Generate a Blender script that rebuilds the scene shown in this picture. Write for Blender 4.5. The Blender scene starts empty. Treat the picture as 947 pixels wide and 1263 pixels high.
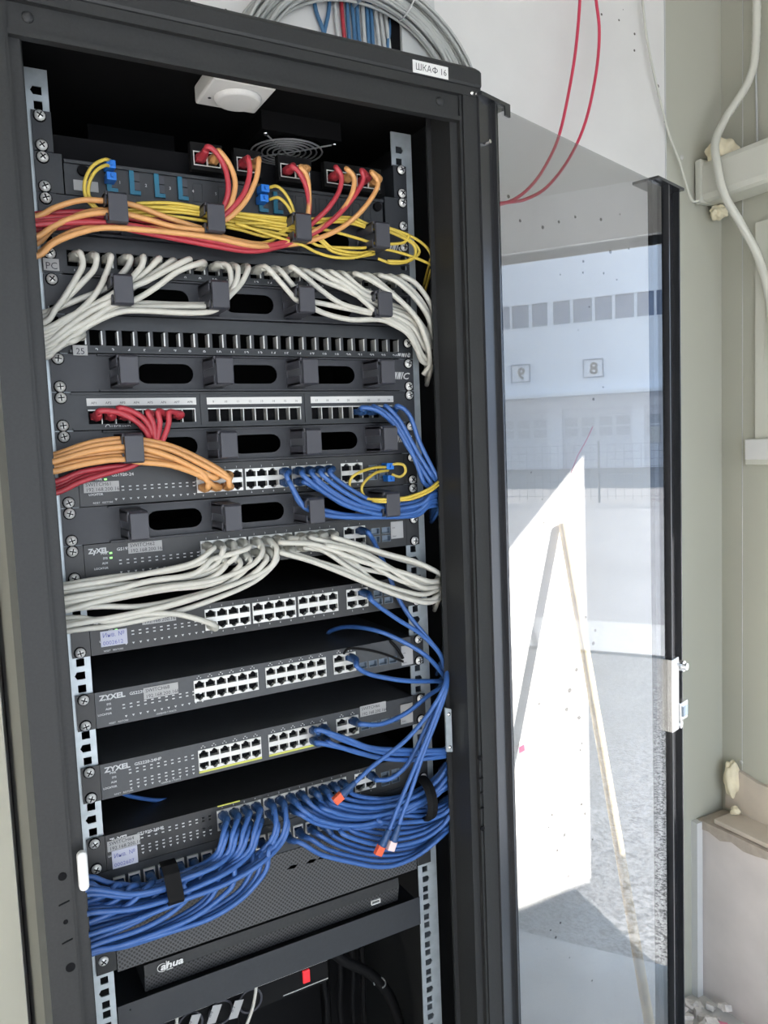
import bpy, bmesh, math, random
from mathutils import Vector, Matrix, geometry
random.seed(7)
SC = bpy.context.scene
COL = SC.collection
H = 2.03                      # height of the topmost rack hole above the floor
U = 0.04445
# ------------------------------------------------------------------ camera
CAM = Vector((-0.35538, -0.97972, H - 0.37519)); F = 975.126
RX = Vector((0.873168, -0.485806, -0.039615)); RY = Vector((-0.077845, -0.058760, -0.995232)); RZ = Vector((0.481162, 0.872089, -0.089125))
cd = bpy.data.cameras.new('camera'); cam = bpy.data.objects.new('camera', cd); COL.objects.link(cam)
cd.sensor_fit = 'HORIZONTAL'; cd.sensor_width = 36; cd.lens = F / 947 * 36; cd.clip_start = 0.02; cd.clip_end = 400
M3 = Matrix((RX, -RY, -RZ)).transposed()
cam.matrix_world = Matrix.Translation(CAM) @ M3.to_4x4()
SC.camera = cam
def at(px, py, y):            # the point of the plane y = const seen at a pixel
    d = RX*((px-473.5)/F) + RY*((py-631.5)/F) + RZ
    return CAM + d*((y-CAM.y)/d.y)
# ------------------------------------------------------------------ light
W = bpy.data.worlds.new('world'); SC.world = W; W.use_nodes = True
nt = W.node_tree; bg = nt.nodes['Background']
tc = nt.nodes.new('ShaderNodeTexCoord'); sx = nt.nodes.new('ShaderNodeSeparateXYZ'); cr = nt.nodes.new('ShaderNodeValToRGB')
nt.links.new(tc.outputs['Generated'], sx.inputs[0]); nt.links.new(sx.outputs['Z'], cr.inputs[0]); nt.links.new(cr.outputs[0], bg.inputs[0])
cr.color_ramp.elements[0].position = 0.0; cr.color_ramp.elements[0].color = (0.88, 0.94, 1.0, 1)
cr.color_ramp.elements[1].position = 0.6; cr.color_ramp.elements[1].color = (0.52, 0.72, 1.0, 1)
bg.inputs[1].default_value = 4.6
sd = bpy.data.lights.new('sun', 'SUN'); sd.energy = 30; sd.angle = 0.009; sd.color = (1, 0.95, 0.88)
sun = bpy.data.objects.new('sun', sd); COL.objects.link(sun)
SDIR = Vector((-0.55, 0.54, -0.490)).normalized()
sun.rotation_euler = SDIR.to_track_quat('-Z', 'Y').to_euler(); sun.location = (6, -6, 6)
SC.view_settings.view_transform = 'Standard'; SC.view_settings.look = 'None'
SC.view_settings.exposure = -0.14; SC.view_settings.gamma = 1; SC.view_settings.use_curve_mapping = False
for nm, loc, rot, sxy in (('portal_side', (1.585, -0.375, 1.085), (0, math.pi/2, 0), (2.15, 0.75)), ('portal_front', (-0.4, -3.45, 1.3), (math.pi/2, 0, math.pi), (3.8, 2.6))):
    ld = bpy.data.lights.new(nm, 'AREA'); ld.shape = 'RECTANGLE'; ld.size, ld.size_y = sxy; ld.cycles.is_portal = True
    lo = bpy.data.objects.new(nm, ld); COL.objects.link(lo); lo.location = loc; lo.rotation_euler = rot
# ------------------------------------------------------------------ materials
MT = {}
def mat(name, col, rough=0.5, metal=0.0, noise=0.0, scale=40, bump=0.0, spec=0.5, emit=None):
    m = bpy.data.materials.new(name); m.use_nodes = True; n = m.node_tree; b = n.nodes['Principled BSDF']
    b.inputs['Base Color'].default_value = (*col, 1); b.inputs['Roughness'].default_value = rough
    b.inputs['Metallic'].default_value = metal; b.inputs['Specular IOR Level'].default_value = spec
    if noise or bump:
        t = n.nodes.new('ShaderNodeTexCoord'); x = n.nodes.new('ShaderNodeTexNoise'); x.inputs['Scale'].default_value = scale
        x.inputs['Detail'].default_value = 5
        n.links.new(t.outputs['Object'], x.inputs['Vector'])
        if noise:
            r = n.nodes.new('ShaderNodeValToRGB'); n.links.new(x.outputs['Fac'], r.inputs[0])
            r.color_ramp.elements[0].position = 0.3; r.color_ramp.elements[1].position = 0.7
            r.color_ramp.elements[0].color = (*[c*(1-noise) for c in col], 1); r.color_ramp.elements[1].color = (*[min(1, c*(1+noise)) for c in col], 1)
            n.links.new(r.outputs[0], b.inputs['Base Color'])
        if bump:
            bn = n.nodes.new('ShaderNodeBump'); bn.inputs['Strength'].default_value = bump; bn.inputs['Distance'].default_value = 0.002
            n.links.new(x.outputs['Fac'], bn.inputs['Height']); n.links.new(bn.outputs[0], b.inputs['Normal'])
    if emit:
        b.inputs['Emission Color'].default_value = (*emit[0], 1); b.inputs['Emission Strength'].default_value = emit[1]
    MT[name] = m; return m
mat('door_paint', (0.022, 0.023, 0.026), 0.24, spec=0.7)
mat('cab', (0.021, 0.022, 0.023), 0.48, noise=0.12, scale=300, bump=0.05, spec=0.35)
mat('cab_side_sheen', (0.12, 0.115, 0.095), 0.45)  # olive base colour paints in the pale wall's reflection on glossy black
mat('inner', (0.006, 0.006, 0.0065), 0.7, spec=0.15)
mat('panel', (0.020, 0.023, 0.028), 0.45, noise=0.08, scale=200)
mat('manager', (0.025, 0.027, 0.034), 0.48, noise=0.06, scale=200)
mat('plastic', (0.040, 0.041, 0.052), 0.45)
mat('switch_grey', (0.052, 0.056, 0.062), 0.42, noise=0.06, scale=150)
mat('switch_dark', (0.023, 0.024, 0.026), 0.42, noise=0.06, scale=150)
mat('dark', (0.005, 0.005, 0.006), 0.75, spec=0.12)
mat('galv', (0.42, 0.47, 0.50), 0.42, 0.55, noise=0.12, scale=60)
mat('galv_dark', (0.16, 0.20, 0.25), 0.4, 0.5, noise=0.15, scale=60)
mat('chrome', (0.80, 0.80, 0.80), 0.25, 1.0)
mat('screw_metal', (0.72, 0.72, 0.70), 0.38, 0.35)
mat('jack', (0.58, 0.58, 0.56), 0.38, 0.5)
mat('white', (0.66, 0.66, 0.65), 0.5)
mat('sticker', (0.38, 0.38, 0.38), 0.55)
mat('sticker_blue', (0.46, 0.47, 0.56), 0.5)
mat('ink', (0.03, 0.03, 0.04), 0.6)
mat('ink_blue', (0.10, 0.11, 0.35), 0.6)
mat('print', (0.55, 0.56, 0.57), 0.5)
mat('cw', (0.52, 0.51, 0.46), 0.42, noise=0.05, scale=90)
mat('cw_boot', (0.50, 0.50, 0.45), 0.35)
mat('co', (0.62, 0.31, 0.115), 0.42, noise=0.05, scale=90)
mat('cr', (0.40, 0.035, 0.05), 0.42, noise=0.05, scale=90)
mat('cb', (0.040, 0.115, 0.34), 0.36, noise=0.08, scale=90)
mat('cb_boot', (0.018, 0.060, 0.17), 0.35)
mat('cy', (0.58, 0.43, 0.065), 0.42, noise=0.05, scale=90)
mat('lc', (0.01, 0.16, 0.60), 0.35)
mat('lc_teal', (0.01, 0.13, 0.22), 0.3)
mat('gold', (0.6, 0.45, 0.15), 0.4, 0.7)
mat('green_led', (0.3, 0.9, 0.2), 0.5, emit=((0.35, 1.0, 0.25), 1.2))
mat('red_led', (0.5, 0.1, 0.08), 0.5)
mat('red_mark', (0.42, 0.03, 0.02), 0.5)
mat('yellow_mark', (0.55, 0.55, 0.10), 0.5)
mat('red_switch', (0.75, 0.02, 0.03), 0.3, emit=((1.0, 0.05, 0.06), 0.35))
mat('concrete', (0.72, 0.71, 0.69), 0.85, noise=0.035, scale=6, bump=0.15)
mat('beige', (0.46, 0.46, 0.39), 0.5, noise=0.02, scale=3)
mat('plinth', (0.62, 0.57, 0.54), 0.85, noise=0.08, scale=7, bump=0.3)
mat('mortar', (0.42, 0.36, 0.30), 0.9, noise=0.15, scale=30, bump=0.4)
mat('tile', (0.55, 0.48, 0.40), 0.6, noise=0.05, scale=20)
mat('foam', (0.80, 0.72, 0.52), 0.8, noise=0.08, scale=30, bump=0.6)
mat('pvc', (0.60, 0.60, 0.53), 0.4)
mat('wood', (0.72, 0.58, 0.36), 0.6, noise=0.12, scale=25)
mat('red_cord', (0.62, 0.05, 0.10), 0.45)
mat('bundle_blue', (0.06, 0.16, 0.30), 0.5)
mat('bundle_grey', (0.50, 0.51, 0.50), 0.5)
mat('coil', (0.44, 0.45, 0.43), 0.6)
mat('floor', (0.58, 0.56, 0.53), 0.7, noise=0.15, scale=5)
mat('ceiling', (0.42, 0.42, 0.41), 0.8)
mat('rubble', (0.66, 0.62, 0.58), 0.9, noise=0.2, scale=60, bump=0.4)
mat('asphalt', (0.235, 0.235, 0.235), 0.9, noise=0.6, scale=95, bump=0.6)
_r = next(n for n in MT['asphalt'].node_tree.nodes if n.type == 'VALTORGB').color_ramp; _r.elements[0].position = 0.42; _r.elements[1].position = 0.56
mat('pavement', (0.30, 0.29, 0.29), 0.9, noise=0.12, scale=2)
mat('yard', (0.32, 0.315, 0.32), 0.9, noise=0.10, scale=0.8)
mat('sidewalk', (0.52, 0.51, 0.50), 0.9, noise=0.06, scale=8)
mat('facade', (0.76, 0.81, 0.88), 0.7, noise=0.02, scale=0.5)
mat('facade_low', (0.82, 0.84, 0.90), 0.7)
mat('door_white', (0.70, 0.72, 0.78), 0.6)
mat('door_win', (0.50, 0.53, 0.58), 0.3)
mat('win_glass', (0.17, 0.22, 0.32), 0.3)
mat('win_frame', (0.75, 0.80, 0.86), 0.5)
mat('fence', (0.25, 0.27, 0.3), 0.5)
mat('pink', (0.85, 0.25, 0.38), 0.5)
mat('grey_duct', (0.55, 0.56, 0.55), 0.5)
mat('fan_wire', (0.75, 0.75, 0.75), 0.35, 0.5)
def speckle(m):               # plaster with small dark pinholes
    n = MT[m].node_tree; b = n.nodes['Principled BSDF']; src = b.inputs['Base Color'].links[0].from_socket
    t = n.nodes.new('ShaderNodeTexCoord'); v = n.nodes.new('ShaderNodeTexVoronoi'); v.voronoi_dimensions = '2D'; v.inputs['Scale'].default_value = 13; mpp = n.nodes.new('ShaderNodeMapping'); mpp.inputs['Rotation'].default_value = (math.pi/2, 0, 0)
    x = n.nodes.new('ShaderNodeTexNoise'); x.inputs['Scale'].default_value = 3.5
    n.links.new(t.outputs['Object'], mpp.inputs[0]); n.links.new(mpp.outputs[0], v.inputs['Vector']); n.links.new(t.outputs['Object'], x.inputs['Vector'])
    a = n.nodes.new('ShaderNodeMath'); a.operation = 'SUBTRACT'; n.links.new(x.outputs['Fac'], a.inputs[0]); a.inputs[1].default_value = 0.50
    k = n.nodes.new('ShaderNodeMath'); k.operation = 'MULTIPLY'; n.links.new(a.outputs[0], k.inputs[0]); k.inputs[1].default_value = 0.36
    l = n.nodes.new('ShaderNodeMath'); l.operation = 'LESS_THAN'; n.links.new(v.outputs['Distance'], l.inputs[0]); n.links.new(k.outputs[0], l.inputs[1])
    mx = n.nodes.new('ShaderNodeMixRGB'); n.links.new(l.outputs[0], mx.inputs[0]); n.links.new(src, mx.inputs[1]); mx.inputs[2].default_value = (0.12, 0.11, 0.10, 1)
    n.links.new(mx.outputs[0], b.inputs['Base Color'])
speckle('concrete')
def perforated():
    m = mat('perforated', (0.065, 0.066, 0.070), 0.45); n = m.node_tree; b = n.nodes['Principled BSDF']
    t = n.nodes.new('ShaderNodeTexCoord'); mp = n.nodes.new('ShaderNodeMapping'); mp.inputs['Rotation'].default_value = (0, math.radians(45), 0); mp.inputs['Scale'].default_value = (235, 235, 235)
    s = n.nodes.new('ShaderNodeSeparateXYZ'); n.links.new(t.outputs['Object'], mp.inputs[0]); n.links.new(mp.outputs[0], s.inputs[0])
    prev = None
    for ax in ('X', 'Z'):
        f = n.nodes.new('ShaderNodeMath'); f.operation = 'FRACT'; n.links.new(s.outputs[ax], f.inputs[0])
        a = n.nodes.new('ShaderNodeMath'); a.operation = 'SUBTRACT'; n.links.new(f.outputs[0], a.inputs[0]); a.inputs[1].default_value = 0.5
        p = n.nodes.new('ShaderNodeMath'); p.operation = 'POWER'; n.links.new(a.outputs[0], p.inputs[0]); p.inputs[1].default_value = 2
        if prev:
            q = n.nodes.new('ShaderNodeMath'); q.operation = 'ADD'; n.links.new(prev, q.inputs[0]); n.links.new(p.outputs[0], q.inputs[1]); prev = q.outputs[0]
        else: prev = p.outputs[0]
    l = n.nodes.new('ShaderNodeMath'); l.operation = 'LESS_THAN'; n.links.new(prev, l.inputs[0]); l.inputs[1].default_value = 0.13
    mx = n.nodes.new('ShaderNodeMixRGB'); n.links.new(l.outputs[0], mx.inputs[0]); mx.inputs[1].default_value = (0.065, 0.066, 0.070, 1); mx.inputs[2].default_value = (0.012, 0.012, 0.012, 1)
    n.links.new(mx.outputs[0], b.inputs['Base Color'])
perforated()
def glass():
    m = bpy.data.materials.new('smoked_glass'); m.use_nodes = True; n = m.node_tree; n.nodes.clear(); MT['glass'] = m
    o = n.nodes.new('ShaderNodeOutputMaterial'); mx = n.nodes.new('ShaderNodeMixShader'); tr = n.nodes.new('ShaderNodeBsdfTransparent'); gl = n.nodes.new('ShaderNodeBsdfGlossy')
    tr.inputs[0].default_value = (0.74, 0.745, 0.75, 1); gl.inputs['Roughness'].default_value = 0.0; gl.inputs[0].default_value = (1, 1, 1, 1)
    fr = n.nodes.new('ShaderNodeFresnel'); g = n.nodes.new('ShaderNodeNewGeometry'); mm = n.nodes.new('ShaderNodeMapRange')
    n.links.new(g.outputs['Backfacing'], mm.inputs[0]); mm.inputs[3].default_value = 1.55; mm.inputs[4].default_value = 1/1.55
    n.links.new(mm.outputs[0], fr.inputs['IOR']); n.links.new(fr.outputs[0], mx.inputs[0])
    n.links.new(tr.outputs[0], mx.inputs[1]); n.links.new(gl.outputs[0], mx.inputs[2]); n.links.new(mx.outputs[0], o.inputs[0])
glass()
# ------------------------------------------------------------------ mesh helpers
class MB:
    def __init__(s): s.v = []; s.f = []
    def box(s, x0, x1, y0, y1, z0, z1):
        b = len(s.v); s.v += [(x0,y0,z0),(x1,y0,z0),(x1,y1,z0),(x0,y1,z0),(x0,y0,z1),(x1,y0,z1),(x1,y1,z1),(x0,y1,z1)]
        s.f += [tuple(b+i for i in f) for f in ((0,3,2,1),(4,5,6,7),(0,1,5,4),(1,2,6,5),(2,3,7,6),(3,0,4,7))]; return s
    def prism(s, poly, a0, a1, ax='y'):        # polygon extruded along an axis; poly in the other two axes
        def P(p, a): return {'y': (p[0], a, p[1]), 'x': (a, p[0], p[1]), 'z': (p[0], p[1], a)}[ax]
        n = len(poly); b = len(s.v); s.v += [P(p, a0) for p in poly] + [P(p, a1) for p in poly]
        s.f += [tuple(b+i for i in range(n)), tuple(b+n+i for i in reversed(range(n)))]
        s.f += [(b+i, b+n+i, b+n+(i+1) % n, b+(i+1) % n) for i in range(n)]; return s
    def plate(s, outer, holes, a0, a1, ax='y'):
        def P(p, a): return {'y': (p[0], a, p[1]), 'x': (a, p[0], p[1]), 'z': (p[0], p[1], a)}[ax]
        loops = [outer] + holes; tri = geometry.tessellate_polygon([[Vector((p[0], p[1], 0)) for p in l] for l in loops])
        fl = [p for l in loops for p in l]; b = len(s.v); n = len(fl)
        s.v += [P(p, a0) for p in fl] + [P(p, a1) for p in fl]
        s.f += [tuple(b+i for i in t) for t in tri] + [tuple(b+n+i for i in reversed(t)) for t in tri]
        k = 0
        for l in loops:
            m = len(l); s.f += [(b+k+i, b+k+(i+1) % m, b+n+k+(i+1) % m, b+n+k+i) for i in range(m)]; k += m
        return s
    def cyl(s, p0, p1, r0, r1=None, n=14, cap=True):
        r1 = r0 if r1 is None else r1; p0, p1 = Vector(p0), Vector(p1); d = (p1-p0).normalized()
        a = d.orthogonal().normalized(); c = d.cross(a); b = len(s.v)
        for p, r in ((p0, r0), (p1, r1)):
            s.v += [tuple(p + (a*math.cos(6.28318*i/n) + c*math.sin(6.28318*i/n))*r) for i in range(n)]
        s.f += [(b+i, b+(i+1) % n, b+n+(i+1) % n, b+n+i) for i in range(n)]
        if cap: s.f += [tuple(b+i for i in reversed(range(n))), tuple(b+n+i for i in range(n))]
        return s
    def dome(s, c, d, r, h, n=14, k=4):
        c = Vector(c); d = Vector(d).normalized(); a = d.orthogonal().normalized(); e = d.cross(a); b = len(s.v)
        for j in range(k):
            t = j/k*math.pi/2
            s.v += [tuple(c + d*h*math.sin(t) + (a*math.cos(6.28318*i/n)+e*math.sin(6.28318*i/n))*r*math.cos(t)) for i in range(n)]
        s.v.append(tuple(c+d*h))
        for j in range(k-1): s.f += [(b+j*n+i, b+j*n+(i+1) % n, b+(j+1)*n+(i+1) % n, b+(j+1)*n+i) for i in range(n)]
        s.f += [(b+(k-1)*n+i, b+(k-1)*n+(i+1) % n, b+k*n) for i in range(n)]; return s
    def tube(s, pts, r, n=8, sub=5, smooth=True, rs=None):
        P = [Vector(p) for p in pts]
        if smooth and len(P) > 2:
            Q = []; E = [P[0]*2-P[1]] + P + [P[-1]*2-P[-2]]
            for i in range(1, len(E)-2):
                a, b_, c, d = E[i-1], E[i], E[i+1], E[i+2]
                for k in range(sub):
                    t = k/sub; Q.append(0.5*((2*b_) + (c-a)*t + (2*a-5*b_+4*c-d)*t*t + (3*b_-a-3*c+d)*t**3))
            Q.append(P[-1]); P = Q
        nrm = None; b = len(s.v); m = len(P)
        for i, p in enumerate(P):
            d = (P[min(i+1, m-1)] - P[max(i-1, 0)]).normalized()
            nrm = d.orthogonal().normalized() if nrm is None else (nrm - d*nrm.dot(d)).normalized()
            c = d.cross(nrm); rr = rs(i/(m-1)) if rs else r
            s.v += [tuple(p + (nrm*math.cos(6.28318*k/n)+c*math.sin(6.28318*k/n))*rr) for k in range(n)]
        for i in range(m-1): s.f += [(b+i*n+k, b+i*n+(k+1) % n, b+(i+1)*n+(k+1) % n, b+(i+1)*n+k) for k in range(n)]
        s.f += [tuple(b+k for k in reversed(range(n))), tuple(b+(m-1)*n+k for k in range(n))]; return s
    def text(s, st, size, x, y, z, sxx=1.0, align='LEFT', shear=0.0, ax='y', rot=0.0, d=0.0):
        cu = bpy.data.curves.new('t', 'FONT'); cu.body = st; cu.size = size; cu.align_x = align; cu.shear = shear; cu.resolution_u = 2; cu.offset = d
        o = bpy.data.objects.new('t', cu); COL.objects.link(o)
        dg = bpy.context.evaluated_depsgraph_get(); me = bpy.data.meshes.new_from_object(o.evaluated_get(dg))
        b = len(s.v); ca, sa = math.cos(rot), math.sin(rot)
        for v in me.vertices:
            u, w = v.co.x*sxx, v.co.y; u, w = u*ca-w*sa, u*sa+w*ca
            s.v.append((x+u, y, z+w) if ax == 'y' else (x, y-u, z+w))
        s.f += [tuple(b+i for i in p.vertices) for p in me.polygons]
        bpy.data.meshes.remove(me); bpy.data.objects.remove(o); bpy.data.curves.remove(cu); return s
    def add(s, o): b = len(s.v); s.v += o.v; s.f += [tuple(b+i for i in f) for f in o.f]; return s
    def xf(s, fn): s.v = [tuple(fn(Vector(v))) for v in s.v]; return s
    def build(s, name, m, parent=None, smooth=False, bevel=0.0, org=None):
        me = bpy.data.meshes.new(name); me.from_pydata(s.v, [], s.f); me.update()
        bm = bmesh.new(); bm.from_mesh(me); bmesh.ops.recalc_face_normals(bm, faces=bm.faces); bm.to_mesh(me); bm.free()
        me.materials.append(MT[m]); o = bpy.data.objects.new(name, me); COL.objects.link(o)
        if smooth:
            for p in me.polygons: p.use_smooth = True
        if bevel:
            bv = o.modifiers.new('bevel', 'BEVEL'); bv.width = bevel; bv.segments = 2; bv.limit_method = 'ANGLE'
        if parent: o.parent = parent
        elif org is not None: me.transform(Matrix.Translation(-Vector(org))); o.location = org
        return o
def tag(o, label=None, cat=None, group=None, kind=None):
    if label: o['label'] = label
    if cat: o['category'] = cat
    if group: o['group'] = group
    if kind: o['kind'] = kind
    return o
def empty(name): o = bpy.data.objects.new(name, None); COL.objects.link(o); o.empty_display_size = 0.05; return o
def settle(root, org):        # move a thing's origin to its base while its parts stay where they are
    org = Vector(org); root.location = org
    def shift(o):
        for ch in o.children:
            if ch.type == 'MESH': ch.data.transform(Matrix.Translation(-org))
            shift(ch)
    bpy.context.view_layer.update(); shift(root)
def rect(x0, x1, z0, z1): return [(x0, z0), (x1, z0), (x1, z1), (x0, z1)]
def circ(x, z, r, n=12): return [(x+r*math.cos(6.28318*i/n), z+r*math.sin(6.28318*i/n)) for i in range(n)]
def stadium(x0, x1, z0, z1, n=8):
    r = (z1-z0)/2; c = (z0+z1)/2
    return [(x1-r+r*math.cos(a), c+r*math.sin(a)) for a in [(-90+180*i/n)*math.pi/180 for i in range(n+1)]] + [(x0+r+r*math.cos(a), c+r*math.sin(a)) for a in [(90+180*i/n)*math.pi/180 for i in range(n+1)]]
def zU(u): return H - (u-1)*U  # height of a rack position (units, from the topmost hole)
def struct(name, mb, m, **k): return tag(mb.build(name, m, **k), kind='structure')
# ================================================================== SETTING
XR, YB, YJ = 1.58, 0.52, 0.0
struct('floor', MB().box(-3.2, 1.70, -3.4, 0.60, -0.1, 0), 'floor')
struct('ceiling', MB().box(-3.2, 1.70, -3.4, 0.60, 3.25, 3.35), 'ceiling')
struct('wall_back', MB().box(-0.30, 1.354, YB, YB+0.08, 0, 3.25), 'concrete')
struct('wall_back_panel', MB().box(1.354, 1.58, YB+0.006, YB+0.08, 0, 3.25), 'beige').name = 'wall_corner'
w = MB().box(XR, XR+0.12, YJ, 0.60, 0, 3.25); w.box(XR, XR+0.12, -3.4, -0.75, 0, 3.25); w.box(XR, XR+0.12, -0.75, YJ, 2.185, 3.25)
struct('wall_right', w, 'beige')
struct('wall_left', MB().box(-3.2, -0.31, 0.27, 0.60, 0, 3.25), 'beige')
struct('wall_far_left', MB().box(-3.3, -3.2, -3.4, 0.6, 0, 3.25), 'concrete').name = 'wall_side'
w = MB().box(-3.2, -2.4, -3.5, -3.4, 0, 3.25); w.box(1.5, 1.7, -3.5, -3.4, 0, 3.25); w.box(-2.4, 1.5, -3.5, -3.4, 2.6, 3.25)
struct('wall_front', w, 'concrete')
# panel joints on the right hand wall
tm = MB()
tm.box(XR-0.0015, XR, 0.458, 0.460, 0.58, 3.25); tm.box(1.352, 1.3545, YB-0.003, YB+0.006, 0.0, 3.25)
struct('trim_1', tm, 'grey_duct')
# plinth of the right wall with mortar ledge
pl = MB().box(1.47, XR, 0.0, YB, 0, 0.525)
struct('trim_2', pl, 'plinth')
mo = MB(); n = 14; top = []
for i in range(n+1):
    y = YB - 0.52*i/n; top.append((y, 0.525 - 0.012 - 0.022*random.random()))
mo.prism([(0.0, 0.533), (YB, 0.533)] + top, 1.466, XR-0.001, 'x')
struct('trim_3', mo, 'mortar')
struct('trim_4', MB().box(1.445, 1.468, 0.505, YB+0.006, 0, 0.53), 'white')
# header reveal over the side doorway
struct('trim_5', MB().box(XR-0.02, XR+0.13, -0.80, 0.03, 2.185, 2.33), 'white')
# ------------------------------------------------------------------ outdoors
struct('ground_asphalt', MB().box(1.70, 5.45, -12, 3, -0.15, -0.07), 'asphalt').name = 'floor_outside'
struct('sidewalk', MB().box(5.45, 6.45, -12, 3, -0.15, -0.05), 'sidewalk').name = 'floor_sidewalk'
struct('yard', MB().box(6.45, 19.2, -25, 12, -0.15, -0.06), 'yard').name = 'floor_yard'
struct('far_yard', MB().box(19.2, 60, -40, 20, -0.15, -0.06), 'pavement').name = 'floor_far_yard'
struct('front_yard', MB().box(-30, 1.70, -40, -3.5, -0.15, -0.07), 'yard').name = 'floor_front_yard'
jt = MB()
for y in (-3.3, -1.45, 0.4): jt.prism([(5.45, y), (6.45, y-0.35), (6.47, y-0.31), (5.47, y+0.04)], -0.05, -0.048, 'z')
struct('trim_6', jt, 'asphalt')
b = empty('warehouse')
fa = MB(); X0 = 38.0
fa.plate(rect(-30, 12, 3.55, 12.2), [rect(a+0.03, c-0.03, 6.9, 8.05) for a, c in [(-13.9, -12.0), (-12.0, -11.05), (-11.05, -10.1), (-10.04, -9.17), (-9.0, -8.08), (-8.05, -7.05), (-7.02, -6.12), (-6.09, -5.13), (-5.1, -4.25), (-4.25, -3.3), (-3.3, -2.0)]], X0, X0+0.2, 'x')
fa.build('wall', 'facade', b)
fl = MB(); doors = [(-16.3, -13.2), (-12.7, -9.4), (-8.68, -5.38), (-4.83, -1.5), (-0.9, 2.3)]
fl.plate(rect(-30, 12, -0.1, 3.45), [rect(a, c, -0.09, 2.87) for a, c in doors], X0+0.3, X0+0.5, 'x'); fl.build('lower_wall', 'facade_low', b)
MB().box(X0-0.7, X0+0.4, -30, 12, 3.45, 3.6).build('awning', 'win_frame', b)
MB().box(X0+0.2, X0+12, -30, 12, 12.0, 12.2).build('roof', 'facade_low', b)
for a, c in [(-13.9, -12.0), (-12.0, -11.05), (-11.05, -10.1), (-10.04, -9.17), (-9.0, -8.08), (-8.05, -7.05), (-7.02, -6.12), (-6.09, -5.13), (-5.1, -4.25), (-4.25, -3.3), (-3.3, -2.0)]:
    wdw = MB().plate(rect(a+0.01, c-0.01, 6.86, 8.09), [rect(a+0.05, c-0.05, 6.92, 8.03)], X0-0.03, X0+0.03, 'x').build('window', 'win_frame', b)
    MB().box(X0+0.05, X0+0.07, a+0.02, c-0.02, 6.88, 8.07).build('pane', 'win_glass', wdw)
for a, c in doors:
    d = MB().box(X0+0.42, X0+0.5, a, c, -0.09, 2.87).build('roller_door', 'door_white', b)
    m_ = MB(); g = MB(); k = (c-a)/4
    for i in range(4):
        for zz in (1.5, 2.0): g.box(X0+0.40, X0+0.42, a+i*k+0.10, a+(i+1)*k-0.10, zz, zz+0.42)
    g.build('door_window', 'door_win', d)
for a, st in ((-11.1, '9'), (-7.57, '8')):
    s_ = MB().box(X0-0.04, X0-0.005, a, a+0.98, 4.27, 5.17).build('number_board', 'win_frame', b)
    fr = MB().plate(rect(a, a+0.98, 4.27, 5.17), [rect(a+0.06, a+0.92, 4.33, 5.11)], X0-0.08, X0-0.04, 'x').build('board_rim', 'win_glass', s_)
    MB().text(st, 0.80, X0-0.06, a+0.72, 4.44, ax='x', d=0.02).build('digit', 'ink', s_)
MB().box(X0+0.36, X0+0.38, -4.58, -4.12, 1.10, 1.85).build('notice', 'white', b)
settle(b, (X0, -9, -0.07)); tag(b, 'long pale blue warehouse seen mirrored in the glass door, with numbered roller doors', 'building')
fe = empty('mesh_fence'); wr = MB()
for i in range(70): y = -9 + i*0.2; wr.box(18.995, 19.005, y-0.004, y+0.004, 0, 1.35)
for i in range(8): z = 0.1 + i*0.18; wr.box(18.995, 19.005, -9, 5, z-0.004, z+0.004)
wr.build('wire_mesh', 'fence', fe)
for i in range(6): MB().cyl((19, -9+i*2.8, -0.06), (19, -9+i*2.8, 1.45), 0.03).build('post', 'fence', fe)
settle(fe, (19, -2, -0.06)); tag(fe, 'thin wire mesh fence across the yard, seen mirrored in the glass door', 'fence')
lf = empty('sun_blocking_leaf')  # unseen leaf added to cut the sun patch's lower edge and shade the ground
MB().box(1.70, 2.48, -0.79, -0.75, -0.03, 1.60).build('leaf_panel', 'door_white', lf)
MB().box(1.70, 2.48, -0.80, -0.74, 1.60, 1.625).build('top_rail', 'fence', lf)
settle(lf, (1.72, -0.77, -0.07)); tag(lf, 'unseen low white leaf added outside the side doorway to cut off the sunlight', 'sun blocker')
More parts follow.
